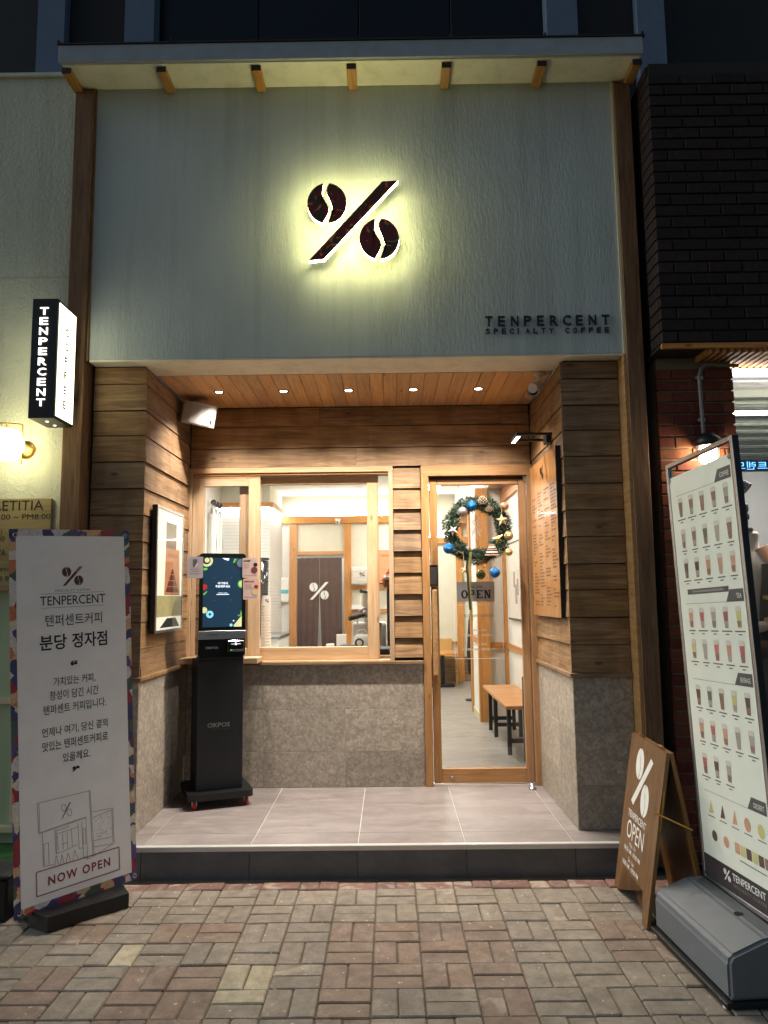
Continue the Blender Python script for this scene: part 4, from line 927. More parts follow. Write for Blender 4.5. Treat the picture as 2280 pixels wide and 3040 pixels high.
for body, x, z, w, h in (('BUSINESS HOURS', .745, 1.376, .222, .022), ('Mon - Fri', .806, 1.272, .1, .018), ('08:30 AM - 09:00 PM', .735, 1.234, .244, .017), ('Sat - Sun', .81, 1.17, .1, .018), ('10:00 AM - 09:00 PM', .735, 1.131, .244, .017)):
    text('lettering', body, (x, z, w, h), YG-.0007, 'greytext' if 'BUS' in body else 'offwhite', hd, bold=.01)
ds = thing('door_stop', 'small round chrome door stop on the floor tiles', 'door stop', (1.19, 1.2, H)); MB().lathe([(.0001, .001), (.028, .001), (.028, .008), (.016, .01), (.016, .04), (.0001, .042)], (1.19, 1.2, H), 16).build('stop', 'steel', ds, smooth=True)

# ================================================================== SELF-ORDER KIOSK
kz = thing('order_kiosk', 'black self-order kiosk on red castors with a lit touch screen', 'kiosk', (-1.0, .955, H), rz=R(22), local=True)
Z = lambda z: z-H
MB().prism(rrect(-.215, .215, -.2, .25, .045), .058, .1, 'xy').build('base_plate', 'black', kz)
MB().box(-.153, .153, -.11, .19, .1005, Z(1.12), .004).build('cabinet', 'kioskblack', kz)
hd_ = MB().prism(rrect(-.158, .158, Z(1.14), Z(1.842), .022), -.135, .02).build('head', 'blackgloss', kz)
MB().box(-.14, .14, .0205, .15, Z(1.1395), Z(1.8), .004).build('head_back', 'black', kz); MB().box(-.152, .152, -.118, .0, Z(1.1205), Z(1.139)).build('neck', 'black', kz)
MB().box(-.1585, .1585, -.1385, -.1355, Z(1.261), Z(1.317), .001).build('steel_strip', 'steel', kz); MB().box(-.105, -.02, -.1392, -.1386, Z(1.288), Z(1.291)).build('paper_slot', 'black', kz)
sx0, sx1, sz0, sz1 = -.132, .132, Z(1.342), Z(1.812); YS = -.1357
screen = MB().flat(rc(sx0, sx1, sz0, sz1), YS).build('screen', 'scr_bg', kz)
def pic(poly, m, d=.0004): MB().flat([(min(sx1, max(sx0, a)), min(sz1, max(sz0, b))) for a, b in poly], YS-d).build('picture', m, screen)
def UV(px, py): return (sx0+(px-362)/(1150-362)*(sx1-sx0), sz1-(py-130)/(1520-130)*(sz1-sz0))
def circ(px, py, r, m, d=.0004): u, v = UV(px, py); pic(disc(u, v, r*.000336), m, d)
circ(430, 190, 122, 'scr_cream'); circ(425, 185, 80, 'scr_dark', .0006); circ(435, 180, 50, 'scr_cream', .0008); circ(1120, 240, 130, 'scr_dark'); circ(1125, 235, 85, 'scr_grey', .0006)
pic([UV(960, 230), UV(990, 150), UV(1060, 145), UV(1020, 225)], 'scr_green'); pic([UV(362, 340), UV(440, 330), UV(445, 370), UV(390, 390), UV(362, 375)], 'scr_green'); circ(385, 720, 60, 'scr_red'); pic([UV(362, 860), UV(450, 790), UV(430, 840), UV(380, 885)], 'scr_green')
circ(1150, 660, 85, 'scr_green'); circ(1150, 655, 58, 'scr_cream', .0006); circ(390, 1180, 62, 'scr_cream'); circ(505, 1265, 74, 'scr_cyan'); circ(505, 1265, 26, 'scr_bg', .0006)
pic([UV(980, 1500), UV(1140, 1310), UV(1150, 1310), UV(1150, 1520), UV(1000, 1520)], 'scr_cream'); pic([UV(1120, 1290), UV(1130, 1190), UV(1150, 1250), UV(1145, 1330)], 'scr_green'); pic([UV(1065, 1280), UV(1120, 1290), UV(1090, 1315)], 'scr_green')
circ(935, 1485, 30, 'scr_cyan'); circ(985, 1400, 14, 'scr_white'); pic([UV(740, 135), UV(885, 140), UV(870, 185), UV(800, 170)], 'scr_white')
u0, v0 = UV(655, 670); u1, v1 = UV(858, 618); text('lettering', '여기에서', (u0, v0, u1-u0, v1-v0), YS-.0005, 'scr_white', screen, bold=.02)
u0, v0 = UV(610, 735); u1, v1 = UV(905, 682); text('lettering', '주문해주세요', (u0, v0, u1-u0, v1-v0), YS-.0005, 'scr_white', screen, bold=.02)
u0, v0 = UV(665, 852); u1, v1 = UV(855, 830); text('lettering', 'ORDER HERE', (u0, v0, u1-u0, v1-v0), YS-.0005, 'scr_white', screen)
pic([UV(632, 876), UV(890, 876), UV(890, 864), UV(632, 864)], 'scr_white')
for px, py, sx, sy in ((575, 525, 1, 1), (935, 525, -1, 1), (580, 990, 1, -1), (940, 990, -1, -1)): pic([UV(px, py), UV(px+22*sx, py), UV(px+22*sx, py+5*sy), UV(px+5*sx, py+5*sy), UV(px+5*sx, py+22*sy), UV(px, py+22*sy)], 'scr_grey')
text('lettering', 'OKPOS', (-.11, Z(1.196), .085, .016), -.1356, 'midgrey', kz, bold=.025); text('lettering', 'OKPOS', (-.085, Z(.675), .15, .03), -.1108, 'midgrey', kz, bold=.03); MB().flat(rc(-.07, .06, Z(.661), Z(.664)), -.1108).build('logo_line', 'darkgrey', kz)
cr_ = MB().box(.03, .145, -.175, -.1355, Z(1.175), Z(1.252), .006).build('card_reader', 'blackgloss', kz); MB().box(.055, .12, -.1765, -.1755, Z(1.226), Z(1.229)).build('reader_light', 'scr_white', cr_); MB().lathe([(.0001, 0), (.008, 0)], (.087, -.1768, Z(1.2275)), 12, 'y').build('reader_light', 'scr_white', cr_)
MB().box(.05, .14, -.178, -.1755, Z(1.183), Z(1.192)).build('card_slot', 'steel', cr_); MB().box(.05, .062, -.1787, -.1782, Z(1.184), Z(1.191)).build('status_light', 'scr_green', cr_)
for x0, z0, z1, m in ((-.24, Z(1.672), Z(1.818), 'lilaccard'), (.133, Z(1.674), Z(1.812), 'pinkcard'), (.139, Z(1.525), Z(1.669), 'pinkcard')):
    w = .105
    c_ = MB().prism(rrect(x0, x0+w, z0, z1, .009), -.143, -.140).build('info_card', m, kz); y = -.1436
    if m == 'lilaccard':
        prt(rc(x0+.037, x0+.066, z1-.07, z1-.018), y, 'midgrey', c_); prt([(x0+.05, z1-.068), (x0+.062, z1-.045), (x0+.075, z1-.038), (x0+.06, z1-.074)], y-.0003, 'white', c_); prt(rc(x0+.018, x0+.088, z0+.060, z0+.0615), y, 'pencil', c_)
        text('lettering', '카카오페이', (x0+.024, z0+.042, .057, .01), y, 'pencil', c_); text('lettering', '결제 가능합니다', (x0+.018, z0+.026, .07, .01), y, 'pencil', c_)
    else:
        top = z0 > Z(1.6)
        text('lettering', 'DARK' if top else 'MEDIUM', (x0+.008, z1-.026, .05 if top else .066, .013), y, 'black' if top else 'red', c_, bold=.03)
        for i, b_ in enumerate(('SMOKY', 'SPICY', 'HEAVY') if top else ('ORANGE', 'CARAMEL', 'GOOD CLEAN')): text('lettering', b_, (x0+.009, z1-.046-i*.013, .036 if top else .045+i*.008, .007), y, 'pencil' if top else 'wine_soft', c_)
        prt(disc(x0+.082, z0+.054, .0225), y-.0003, 'maroon' if top else 'yellow', c_); prt(disc(x0+.09, z0+.092 if top else z0+.088, .014), y-.0002, 'ink' if top else 'red', c_); prt(rc(x0+.008, x0+.097, z0+.016, z0+.0185), y, 'greytext', c_)
for x, y in ((-.17, -.155), (.17, -.155), (-.17, .2), (.17, .2)):
    w = MB().lathe([(.0001, -.011), (.022, -.011), (.0285, -.006), (.0285, .006), (.022, .011), (.0001, .011)], (x, y, .0286), 18, 'x').build('castor_wheel', 'red', kz, smooth=False)
    MB().box(x-.016, x+.016, y-.012, y+.03, .046, .0575).box(x-.016, x-.0125, y-.01, y+.012, .022, .046).box(x+.0125, x+.016, y-.01, y+.012, .022, .046).build('castor_fork', 'alu', w)

# ================================================================== LEFT FLOWER-BORDER BANNER
bn = thing('banner_stand', 'tall white vinyl banner with flower border and red NOW OPEN box', 'banner', (-1.3565, -.4458, 0), rz=.7983, local=True)
TB = Matrix.Translation((0, 0, .068)) @ Matrix.Rotation(-.0369, 4, 'X') @ Matrix.Rotation(-.0405, 4, 'Y')      # leans back a little
def bt(mb, nm, m, p=None, **k): return mb.xf(TB).build(nm, m, p or bn, **k)
NX, NZ = 9, 18; vs = []; fs = []
def wob(x, z): return .006*math.sin(2.1*z+3*x)+.004*math.sin(5*x+z)
for j in range(NZ+1):
    for i in range(NX+1): x = -.31+.62*i/NX; z = 1.83*j/NZ; vs.append((x, wob(x, z), z))
for j in range(NZ):
    for i in range(NX): q = j*(NX+1)+i; fs.append((q, q+1, q+NX+2, q+NX+1))
bt(MB().add(vs, fs), 'sheet', 'floral', smooth=True)
def bflat(poly, d): return [(a, wob(a, b)-d, b) for a, b in poly]
def grid_patch(x0, x1, z0, z1, d, nx=9, nz=18):
    vs = []; fs = []
    for j in range(nz+1):
        for i in range(nx+1): x = x0+(x1-x0)*i/nx; z = z0+(z1-z0)*j/nz; vs.append((x, wob(x, z)-d, z))
    for j in range(nz):
        for i in range(nx): q = j*(nx+1)+i; fs.append((q, q+1, q+nx+2, q+nx+1))
    return MB().add(vs, fs)
wp = bt(grid_patch(-.278, .281, .04, 1.797, .0009), 'white_print', 'vinyl', smooth=True)
def bprint(mb, m, nm='print', d=.0018):
    mb.v = [Vector((q.x, wob(q.x, q.z)-d, q.z)) for q in mb.v]; return bt(mb, nm, m, wp)
rng = random.Random(5)
def btext(body, x, z, w, h, m='ink', **k): bprint(text_mb(body, (x, z, w, h), 0, **k), m, 'lettering')
bprint(logo_mb(.0, 1.59, .108, 0, gap=.018), 'leafprint', 'emblem')
btext('SPECIALTY COFFEE', -.09, 1.512, .18, .011, space=1.3); btext('TENPERCENT', -.165, 1.445, .335, .047, bold=.004); btext('텐퍼센트커피', -.14, 1.34, .29, .058, bold=.004); btext('분당', -.17, 1.222, .135, .077, bold=.018); btext('정자점', -.008, 1.222, .184, .077, bold=.018)
btext('“', -.018, 1.135, .036, .026, bold=.05); btext('가치있는 커피,', -.105, 1.04, .215, .046, bold=.006); btext('정성이 담긴 시간', -.125, .975, .25, .046, bold=.006); btext('텐퍼센트 커피입니다.', -.155, .908, .32, .046, bold=.006)
btext('언제나 여기, 당신 곁의', -.165, .80, .335, .046, bold=.006); btext('맛있는 텐퍼센트커피로', -.165, .733, .335, .046, bold=.008); btext('있을께요.', -.065, .665, .14, .044, bold=.006); btext('”', -.018, .61, .036, .026, bold=.05)
for z in (1.503, 1.432): bprint(MB().flat(rc(-.16, .165, z, z+.0016), 0), 'pencil', 'line')
def stroke(pts, w=.0018):
    mb = MB()
    for (a, b), (c, d) in zip(pts, pts[1:]):
        u = Vector((c-a, d-b)); n = Vector((-u.y, u.x)).normalized()*w/2; mb.add([(a+n.x, 0, b+n.y), (c+n.x, 0, d+n.y), (c-n.x, 0, d-n.y), (a-n.x, 0, b-n.y)], [(0, 1, 2, 3)])
    return mb
# pencil drawing of the shop: crop pixels -> banner plane
def SK(px, py): 
    x = -.195+(px-95)/(1470-95)*.385; return (x, .50-(py-330+(px-95)*.2)/760*.29)
sk_ = MB()
for pl_ in ([(95, 330), (1040, 140), (1085, 970), (960, 1015), (950, 480), (110, 690), (95, 330)], [(125, 330), (130, 680)], [(1020, 150), (1060, 985)], [(175, 690), (180, 1090), (360, 1075)], [(195, 1080), (195, 825), (275, 805), (275, 1070)], [(385, 645), (400, 940), (560, 905), (780, 830)], [(410, 650), (415, 930)], [(420, 700), (800, 610)], [(800, 560), (810, 880), (880, 870)], [(870, 540), (885, 975), (960, 1015)], [(890, 640), (930, 620), (935, 810), (895, 825), (890, 640)], [(1065, 415), (1460, 355), (1470, 810), (1090, 970)], [(1070, 490), (1440, 380), (1445, 800)], [(1090, 780), (1410, 735)], [(1085, 860), (1430, 820)], [(430, 720), (440, 900)], [(600, 670), (610, 880)], [(680, 640), (690, 850)], [(520, 690), (530, 890)], [(370, 1085), (400, 960), (440, 1070)], [(470, 1075), (500, 950), (535, 1060)], [(570, 1055), (610, 930), (650, 1030)], [(690, 1020), (730, 900), (780, 1000)], [(115, 700), (955, 490)], [(500, 830), (600, 800)], [(420, 660), (650, 600)]):
    m = stroke([SK(*q) for q in pl_]); sk_.add(m.v, m.f)
for i in range(60):
    a = rng.uniform(1090, 1420); b = rng.uniform(430, 740); q = [(a, b), (a+rng.uniform(8, 40), b+rng.uniform(-14, 10))]; m = stroke([SK(*p) for p in q], .0012); sk_.add(m.v, m.f)
for px, py, rr in ((555, 370, 40), (655, 430, 40)):
    m = stroke([SK(px+rr*math.cos(t), py+rr*1.1*math.sin(t)) for t in [6.2832*i/14 for i in range(15)]]); sk_.add(m.v, m.f)
for q in ([(680, 300), (520, 510)], [(660, 300), (525, 500)]): m = stroke([SK(*p) for p in q], .003); sk_.add(m.v, m.f)
bprint(sk_, 'pencil', 'drawing')
fr_ = MB()
for q in ([(-.205, .075), (.215, .075)], [(-.205, .185), (.215, .185)], [(-.205, .075), (-.205, .185)], [(.215, .075), (.215, .185)]): m = stroke(q, .005); fr_.add(m.v, m.f)
bprint(fr_, 'wine_soft', 'box_line'); btext('NOW OPEN', -.15, .108, .315, .042, 'wine', bold=.022, space=1.25)
for x, z in ((-.285, .025), (.288, .025), (-.285, 1.8), (.288, 1.8)): bt(MB().lathe([(.006, -.004), (.012, -.006), (.012, .004)], (x, -.004, z), 12, 'y'), 'eyelet', 'steel')
bt(MB().cyl((-.29, .03, .01), (.29, .03, 1.81), .007).cyl((.29, .03, .01), (-.29, .03, 1.81), .007), 'support_pole', 'black')
MB().prism([(-.2, -.12), (.2, -.12), (.23, .0), (.2, .26), (-.2, .26), (-.23, 0)], .002, .07, 'xy').build('base', 'black', bn)

# ================================================================== RIGHT DRINK-MENU STAND
ms = thing('menu_stand', 'tall double drink menu stand on a grey weighted base by the right edge', 'menu stand', (1.651, -1.029, 0), rz=-1.495, local=True)
prof = [(-.245, .03), (-.245, .165), (-.23, .19), (-.09, .245), (.09, .245), (.23, .19), (.245, .165), (.245, .03)]
b = bmesh.new(); A = [b.verts.new((-.325, y, z)) for y, z in prof]; B = [b.verts.new((.325, y, z)) for y, z in prof]; n = len(prof)
for i in range(n): b.faces.new((A[i], A[(i+1) % n], B[(i+1) % n], B[i]))
b.faces.new(A); b.faces.new(B[::-1]); bmesh.ops.bevel(b, geom=b.edges[:], offset=.012, segments=3, affect='EDGES'); mb = MB().bm(b); b.free()
mb.build('base', 'greyplastic', ms, smooth=False)
MB().box(-.335, .335, -.265, .265, .008, .0295, .004).build('tray', 'black', ms); MB().box(-.32, .32, -.018, .018, .2445, .25).build('slot', 'black', ms); MB().prism(disc(.1, -.075, .018), .244, .2465, 'xy').build('filler_cap', 'black', ms)
for x in (-.3, .3):
    for y in (-.25, .25): MB().lathe([(.0001, 0), (.012, 0), (.012, .008)], (x, y, .0003), 10).build('foot', 'white', ms)
TM = Matrix.Translation((0, .0, .246)) @ Matrix.Rotation(.025, 4, 'X') @ Matrix.Rotation(-.0322, 4, 'Y')
def mt(mb, nm, m, p=None, **k): return mb.xf(TM).build(nm, m, p or ms, **k)
HW, HH = .312, 1.925
for x0, x1, z0, z1 in ((-HW, -HW+.02, 0, HH), (HW-.02, HW, 0, HH)):
    mt(MB().box(x0, x1, -.014, .012, z0, z1, .002), 'frame_post', 'alu')
mt(MB().box(-HW+.0205, HW-.0205, -.014, .012, HH-.02, HH, .002), 'frame_rail', 'alu'); mt(MB().box(-HW+.0205, HW-.0205, -.014, .012, 0, .02, .002), 'frame_rail', 'alu')
mt(MB().box(HW+.0005, HW+.004, -.012, .014, .002, HH-.002), 'side_strip', 'black'); mt(MB().box(-HW-.004, -HW-.0005, -.012, .014, .002, HH-.002), 'side_strip', 'black')
vy = -.011
sheet = mt(MB().box(-.287, .283, vy, vy+.002, .022, HH-.072), 'menu_sheet', 'menuvinyl'); mt(MB().box(-.287, .283, .007, .009, .022, HH-.072), 'menu_sheet', 'menuvinyl')
for x in (-.28, .276):
    for z in (.035, HH-.085): mt(MB().lathe([(.005, -.003), (.01, -.004), (.01, .003)], (x, vy, z), 12, 'y'), 'eyelet', 'steel')
    mt(MB().cyl((x, vy, HH-.075), (x, vy+.01, HH-.022), .0035), 'spring_clip', 'darkgrey')
def mp(poly, m, d=.0009, nm='print'): return mt(MB().flat(poly, vy-d), nm, m, sheet)
def mtext(body, x, z, w, h, m, d=.0014, **k): mt(text_mb(body, (x, z, w, h), vy-d, **k), 'lettering', m, sheet)
mp(rc(-.287, .283, .022, .122), 'menubrown'); mt(logo_mb(-.09, .082, .055, vy-.0015, gap=.03), 'emblem', 'white', sheet); mtext('TENPERCENT', -.045, .075, .25, .03, 'white', bold=.012); mtext('SPECIALTY COFFEE', -.045, .05, .25, .013, 'greytext', space=1.2)
for z, t_ in ((1.755, 'COFFEE'), (1.243, 'TEA'), (.9, 'BEVERAGE'), (.408, 'DESSERT')):
    mp([(.135, z), (.275, z), (.275, z+.052), (.17, z+.052)], 'tabgrey'); mp(rc(-.23, .135, z, z+.0016), 'midgrey'); mtext(t_, .185 if len(t_) > 3 else .22, z+.014, .075 if len(t_) > 3 else .04, .02, 'menuvinyl')
mp(rc(-.205, .165, 1.286, 1.31), 'tabgrey'); mp(rc(-.16, .12, 1.294, 1.302), 'greytext', .0013)
M_['d_brown'] = plain('d_brown', S(150, 118, 102), .6, var=.3); M_['d_dark'] = plain('d_dark', S(104, 84, 76), .6, var=.3); M_['d_pink'] = plain('d_pink', S(196, 112, 108), .6, var=.3); M_['d_peach'] = plain('d_peach', S(212, 158, 130), .6, var=.25); M_['d_green'] = plain('d_green', S(110, 118, 92), .6, var=.3); M_['d_grey'] = plain('d_grey', S(176, 166, 156), .6, var=.2); M_['d_lemon'] = plain('d_lemon', S(206, 196, 130), .6, var=.2)
cols = ['d_brown', 'd_dark', 'd_pink', 'd_peach', 'd_green', 'd_grey', 'd_lemon']
plan = [(1.652, 'd_brown d_brown d_brown d_brown d_grey'), (1.503, 'd_grey d_brown d_green d_grey d_brown'), (1.363, 'd_dark d_dark d_peach d_peach d_peach'), (1.134, 'd_peach d_pink d_grey d_pink d_lemon'), (.993, 'd_lemon d_grey d_pink d_peach d_pink'), (.786, 'd_dark d_green d_brown d_lemon d_dark'), (.637, 'd_peach d_pink d_peach d_grey d_grey'), (.484, 'd_pink d_dark d_grey')]
lines = MB()
for z, cs in plan:
    for i, c in enumerate(cs.split()):
        x = -.195+i*.104; h = .082
        mp([(x-.013, z), (x+.013, z), (x+.021, z+h), (x-.021, z+h)], c, .0009, 'drink'); mp([(x-.0195, z+h*.84), (x+.0195, z+h*.84), (x+.022, z+h), (x+.015, z+h+.008), (x-.015, z+h+.008), (x-.022, z+h)], 'offwhite', .0013, 'drink_top'); mp([(x-.0135, z+h*.06), (x+.0135, z+h*.06), (x+.0165, z+h*.36), (x-.0165, z+h*.36)], 'd_grey' if i % 2 else 'd_brown', .0012, 'drink_bottom')
        w = rng.uniform(.025, .042); lines.flat(rc(x-w, x+w, z-.016, z-.011), vy-.0009); lines.flat(rc(x-.014, x+.014, z-.029, z-.0245), vy-.0009)
for i, c in enumerate(('d_lemon', 'd_dark', 'd_peach', 'd_peach', 'd_lemon')):
    x = -.18+i*.1; z = .335; mp([(x-.02, z-.02), (x+.02, z-.015), (x+.005, z+.04)] if i < 3 else disc(x, z+.005, .024, 14, .028), c, .0009, 'cake'); lines.flat(rc(x-.03, x+.03, z-.035, z-.031), vy-.0009)
for i in range(2): mp(disc(-.17+i*.1, .222, .023, 14), ('d_dark', 'd_peach')[i], .0009, 'cake')
for i in range(6): mp(rc(.0+i*.045, .038+i*.045, .2, .243), ('d_peach', 'd_lemon', 'd_dark', 'd_lemon', 'd_dark', 'd_brown')[i], .0009, 'cake')
lines.flat(rc(.03, .23, .175, .179), vy-.0009)
mt(lines, 'caption_lines', 'pencil', sheet, kind='stuff')

# ================================================================== SANDWICH BOARD
sb = thing('sandwich_board', 'brown wooden A-frame board with white percent emblem and OPEN', 'signboard', (1.4936, -.4213, 0), rz=-1.5992, local=True)
pan = [(-.275, 0), (-.205, 0), (-.165, .13), (.165, .13), (.205, 0), (.275, 0), (.275, .795), (-.275, .795)]
TA = Matrix.Translation((0, -.135, .004)) @ Matrix.Rotation(-.1652, 4, 'X'); TR = Matrix.Translation((0, .165, .004)) @ Matrix.Rotation(math.atan2(.137, .785), 4, 'X')
fp = MB().prism(pan, 0, .018).xf(TA).build('front_panel', 'boardwood', sb); MB().prism(pan, -.018, 0).xf(TR).build('back_panel', 'boardwood', sb)
for x in (-.15, .15): MB().cyl((x-.03, .012, .795), (x+.03, .012, .795), .006).build('hinge', 'brass', sb)
MB().tube([(.278, -.075, .52), (.278, .095, .44)], .005).build('stay', 'brass', sb); MB().box(.2755, .282, .004, .012, .44, .62).xf(TA).build('stay_plate', 'brass', sb)
mb = MB()
for p in sum(map(list, bean(-.075, .66, .068, .08, .0022)), []) if False else []: pass
for cx_, cz_ in ((-.082, .668), (.05, .515)):
    for p in bean(cx_, cz_, .062, .078, .003): mb.flat(p, -.0012)
mb.flat([(.078, .728), (.118, .712), (-.118, .452), (-.158, .468)], -.0012); mb.xf(TA).build('emblem', 'white', fp)
for body, x, z, w, h, bo in (('TENPERCENT', -.178, .388, .29, .034, .012), ('OPEN', -.172, .285, .275, .088, 0), ('Mon - Fri', -.1, .25, .1, .022, 0), ('08:30 AM - 09:00 PM', -.18, .218, .26, .023, .012), ('Sat - Sun', -.1, .178, .1, .022, 0), ('10:00 AM - 09:00 PM', -.18, .146, .26, .023, .012)):
    text('lettering', body, (x, z, w, h), -.0012, 'white', fp, M=TA, bold=bo)

# ================================================================== THINGS INSIDE THE CAFE
ct = thing('counter', 'pale service counter just inside the window', 'counter', (-.6, 1.7, H))
MB().box(XIL+.01, .33, 1.45, 2.0, H, 1.06).build('cabinet', 'white', ct); MB().box(XIL+.01, .34, 1.431, 2.03, 1.0605, 1.095, .003).build('top', 'pine', ct)
nr = thing('noren_curtain', 'brown split door curtain with white bean emblem in the back doorway', 'curtain', (-.96, 8.15, .7))
def cloth(x0, x1, sp, nm):
    vs = []; fs = []; nx, nz = 14, 12
    for j in range(nz+1):
        for i in range(nx+1):
            t = j/nz; x = x0+(x1-x0)*i/nx
            if sp > 0: x = x0+(x1-x0-.055*max(0, t-.3)**1.2*1.3)*i/nx
            else: x = x1-(x1-x0-.055*max(0, t-.3)**1.2*1.3)*(1-i/nx)
            vs.append((x, 8.14+.012*math.sin(i*1.5)*(.3+t), 2.2-t*1.75))
    for j in range(nz):
        for i in range(nx): q = j*(nx+1)+i; fs.append((q, q+1, q+nx+2, q+nx+1))
    return MB().add(vs, fs).build(nm, 'noren', nr, smooth=True)
cloth(-1.325, -.962, 1, 'curtain_panel'); cloth(-.96, -.592, -1, 'curtain_panel'); MB().cyl((-1.333, 8.145, 2.205), (-.557, 8.145, 2.205), .01).build('rod', 'steel', nr)
logo_mb(-.968, 1.655, .315, 8.118, gap=.018).build('emblem', 'white', nr)
bx('lintel_strip', 'white', nr, -1.333, -.557, 8.19, 8.198, 2.2155, 2.2465)  # plain white strip above the curtain rod
dc = thing('dome_camera', 'white dome security camera on the back rail above the curtain', 'camera', (-.653, 8.06, 2.8))
MB().box(-.70, -.606, 8.06, 8.129, 2.81, 2.84, .004).build('mount', 'white', dc); MB().sphere((-.653, 8.08, 2.79), .042, 16).build('dome', 'white', dc, smooth=True); MB().sphere((-.653, 8.045, 2.78), .018, 12).build('lens', 'blackgloss', dc, smooth=True)
def poster(nm, lab, x0, z0, w, h, y):
    p = thing(nm, lab, 'poster', (x0, y, z0)); bx('sheet', 'orange', p, x0, x0+w, y-.003, y, z0, z0+h); c = x0+w*.5
    text('lettering', 'TENPERCENT', (x0+.03, z0+h*.8, w-.06, h*.07), y-.0042, 'maroon', p)
    for i, (a, q) in enumerate(((.42, .1), (.32, .2), (.22, .3), (.12, .4))): MB().flat([(c-a*w, z0+q*h), (c+a*w, z0+q*h), (c+(a-.09)*w, z0+(q+.085)*h), (c-(a-.09)*w, z0+(q+.085)*h)], y-.0042).build('pyramid_band', 'maroon', p)
    bx('foot_band', 'maroon', p, x0, x0+w, y-.0038, y-.0031, z0, z0+h*.05)
poster('coffee_poster', 'orange poster with a maroon pyramid on the far cafe wall', .02, 1.75, .38, .57, 8.19)
# bags and boxes on the back shelves
for i, (x, z, w, h, lab) in enumerate(((-.43, 1.745, .27, .3, 'white cloth bag with small percent emblem on the back shelf'),)):
    b_ = thing('cloth_bag', lab, 'bag', (x, 8.0, z)); MB().box(x, x+w, 7.97, 8.14, z, z+h, .03, 3).build('sack', 'offwhite', b_, smooth=True); logo_mb(x+w*.66, z+h*.55, .085, 7.966, gap=.03).build('emblem', 'black', b_)
    for q in (.06, .12, .22): MB().cyl((x+.02, 7.968, z+q), (x+w-.02, 7.968, z+q+.015), .006).build('fold', 'offwhite', b_)
for x, z, w, h, m, nm, lab in ((-.43, 1.352, .2, .07, 'white', 'paper_stack', 'stack of white papers on the lower back shelf'), (-.2, 1.352, .2, .05, 'midgrey', 'tray_stack', 'grey trays on the lower back shelf'), (.1, 1.742, .16, .16, 'greytext', 'book_row', 'row of pale menus standing on the back shelf')):
    b_ = thing(nm, lab, 'stack', (x, 8.0, z))
    for k in range(4):
        if nm == 'book_row': bx('menu', ('offwhite', 'greytext', 'white', 'midgrey')[k], b_, x+k*w/4, x+(k+1)*w/4-.003, 7.98, 8.14, z, z+h-.006*k)
        else: bx('sheet', m, b_, x+.004*k, x+w-.006*k, 7.95, 8.14, z+k*h/4, z+(k+1)*h/4-.001)
# water filters on the left wall
wf = thing('water_filter', 'bank of white water filter tubes with round gauges by the tiled wall', 'filter', (XIL, 6.3, 2.15))
for i in range(3):
    y = 6.1+i*.2; MB().cyl((XIL+.08, y, 2.1), (XIL+.08, y, 2.72), .045, .045, 16).build('tube', 'white', wf); MB().cyl((XIL+.08, y, 2.7205), (XIL+.08, y, 2.8), .05, .03, 16).build('head', 'steel', wf)
    MB().cyl((XIL+.09, y-.03, 2.88), (XIL+.09, y, 2.88), .04, .04, 16).build('gauge', 'darkgrey', wf)
    MB().tube([(XIL+.1, y+.05, 2.78), (XIL+.12, y+.06, 2.3), (XIL+.1, y+.05, 2.0)], .008).build('hose', 'yellow' if i == 1 else 'steel', wf)
# grinder and dispenser in the kitchen
kc = thing('kitchen_counter', 'low kitchen worktop along the tiled wall', 'counter', (-1.7, 6.4, H)); MB().box(XIL+.005, -1.3, 5.9, 6.85, H, 1.0).build('cabinet', 'white', kc); MB().box(XIL+.005, -1.28, 5.88, 6.86, 1.0005, 1.04, .004).build('top', 'steel', kc)
gr = thing('bean_grinder', 'dark bean grinder with smoky hopper in front of the tiled column', 'grinder', (-1.56, 6.0, 1.04))
MB().box(-1.66, -1.47, 5.92, 6.1, 1.0405, 1.34, .01).build('body', 'darkgrey', gr); MB().lathe([(.03, 1.342), (.09, 1.55), (.1, 2.05), (.0001, 2.06)], (-1.56, 6.0, 0), 18).build('hopper', 'smoke', gr, smooth=True); MB().lathe([(.0001, 2.061), (.105, 2.061), (.105, 2.09), (.0001, 2.1)], (-1.56, 6, 0), 18).build('lid', 'black', gr)
dp = thing('towel_dispenser', 'white wall dispenser with a teal stripe beside the curtain', 'dispenser', (-1.525, 8.1, 1.48)); MB().box(-1.588, -1.465, 8.06, 8.186, 1.48, 1.87, .012, 2).build('case', 'white', dp); MB().box(-1.5885, -1.4645, 8.058, 8.0595, 1.62, 1.68).build('stripe', 'teal', dp)
# cup stacks in the window
def cups(nm, lab, x, y, z0, n, r, step, m, hgt, emb):
    t = thing(nm, lab, 'cups', (x, y, z0))
    for k in range(n):
        z = z0+k*step
        MB().lathe([(r*.92, z), (r, z+.004), (r*.97, z+.009), (r*.955, z+step*.9)] if k < n-1 else [(r*.92, z), (r, z+.004), (r*.97, z+.009), (r*.76, z+hgt), (r*.7, z+hgt), (.0001, z+hgt-.004)], (x, y, 0), 20).build('cup', m, t, smooth=False)
    if emb: logo_mb(x+.012, z0+(n-1)*step+hgt*.5, .03, y-r*.9, gap=.03).build('emblem', 'black', t)
cups('cup_stack', 'tall stack of white paper cups with percent emblem behind the window', -.80, 1.75, 1.0955, 17, .0425, .0235, 'papercup', .085, True)
cups('cup_stack', 'shorter stack of thin cups half hidden by the sliding window frame', -.895, 1.78, 1.0955, 22, .034, .0085, 'white', .09, False)
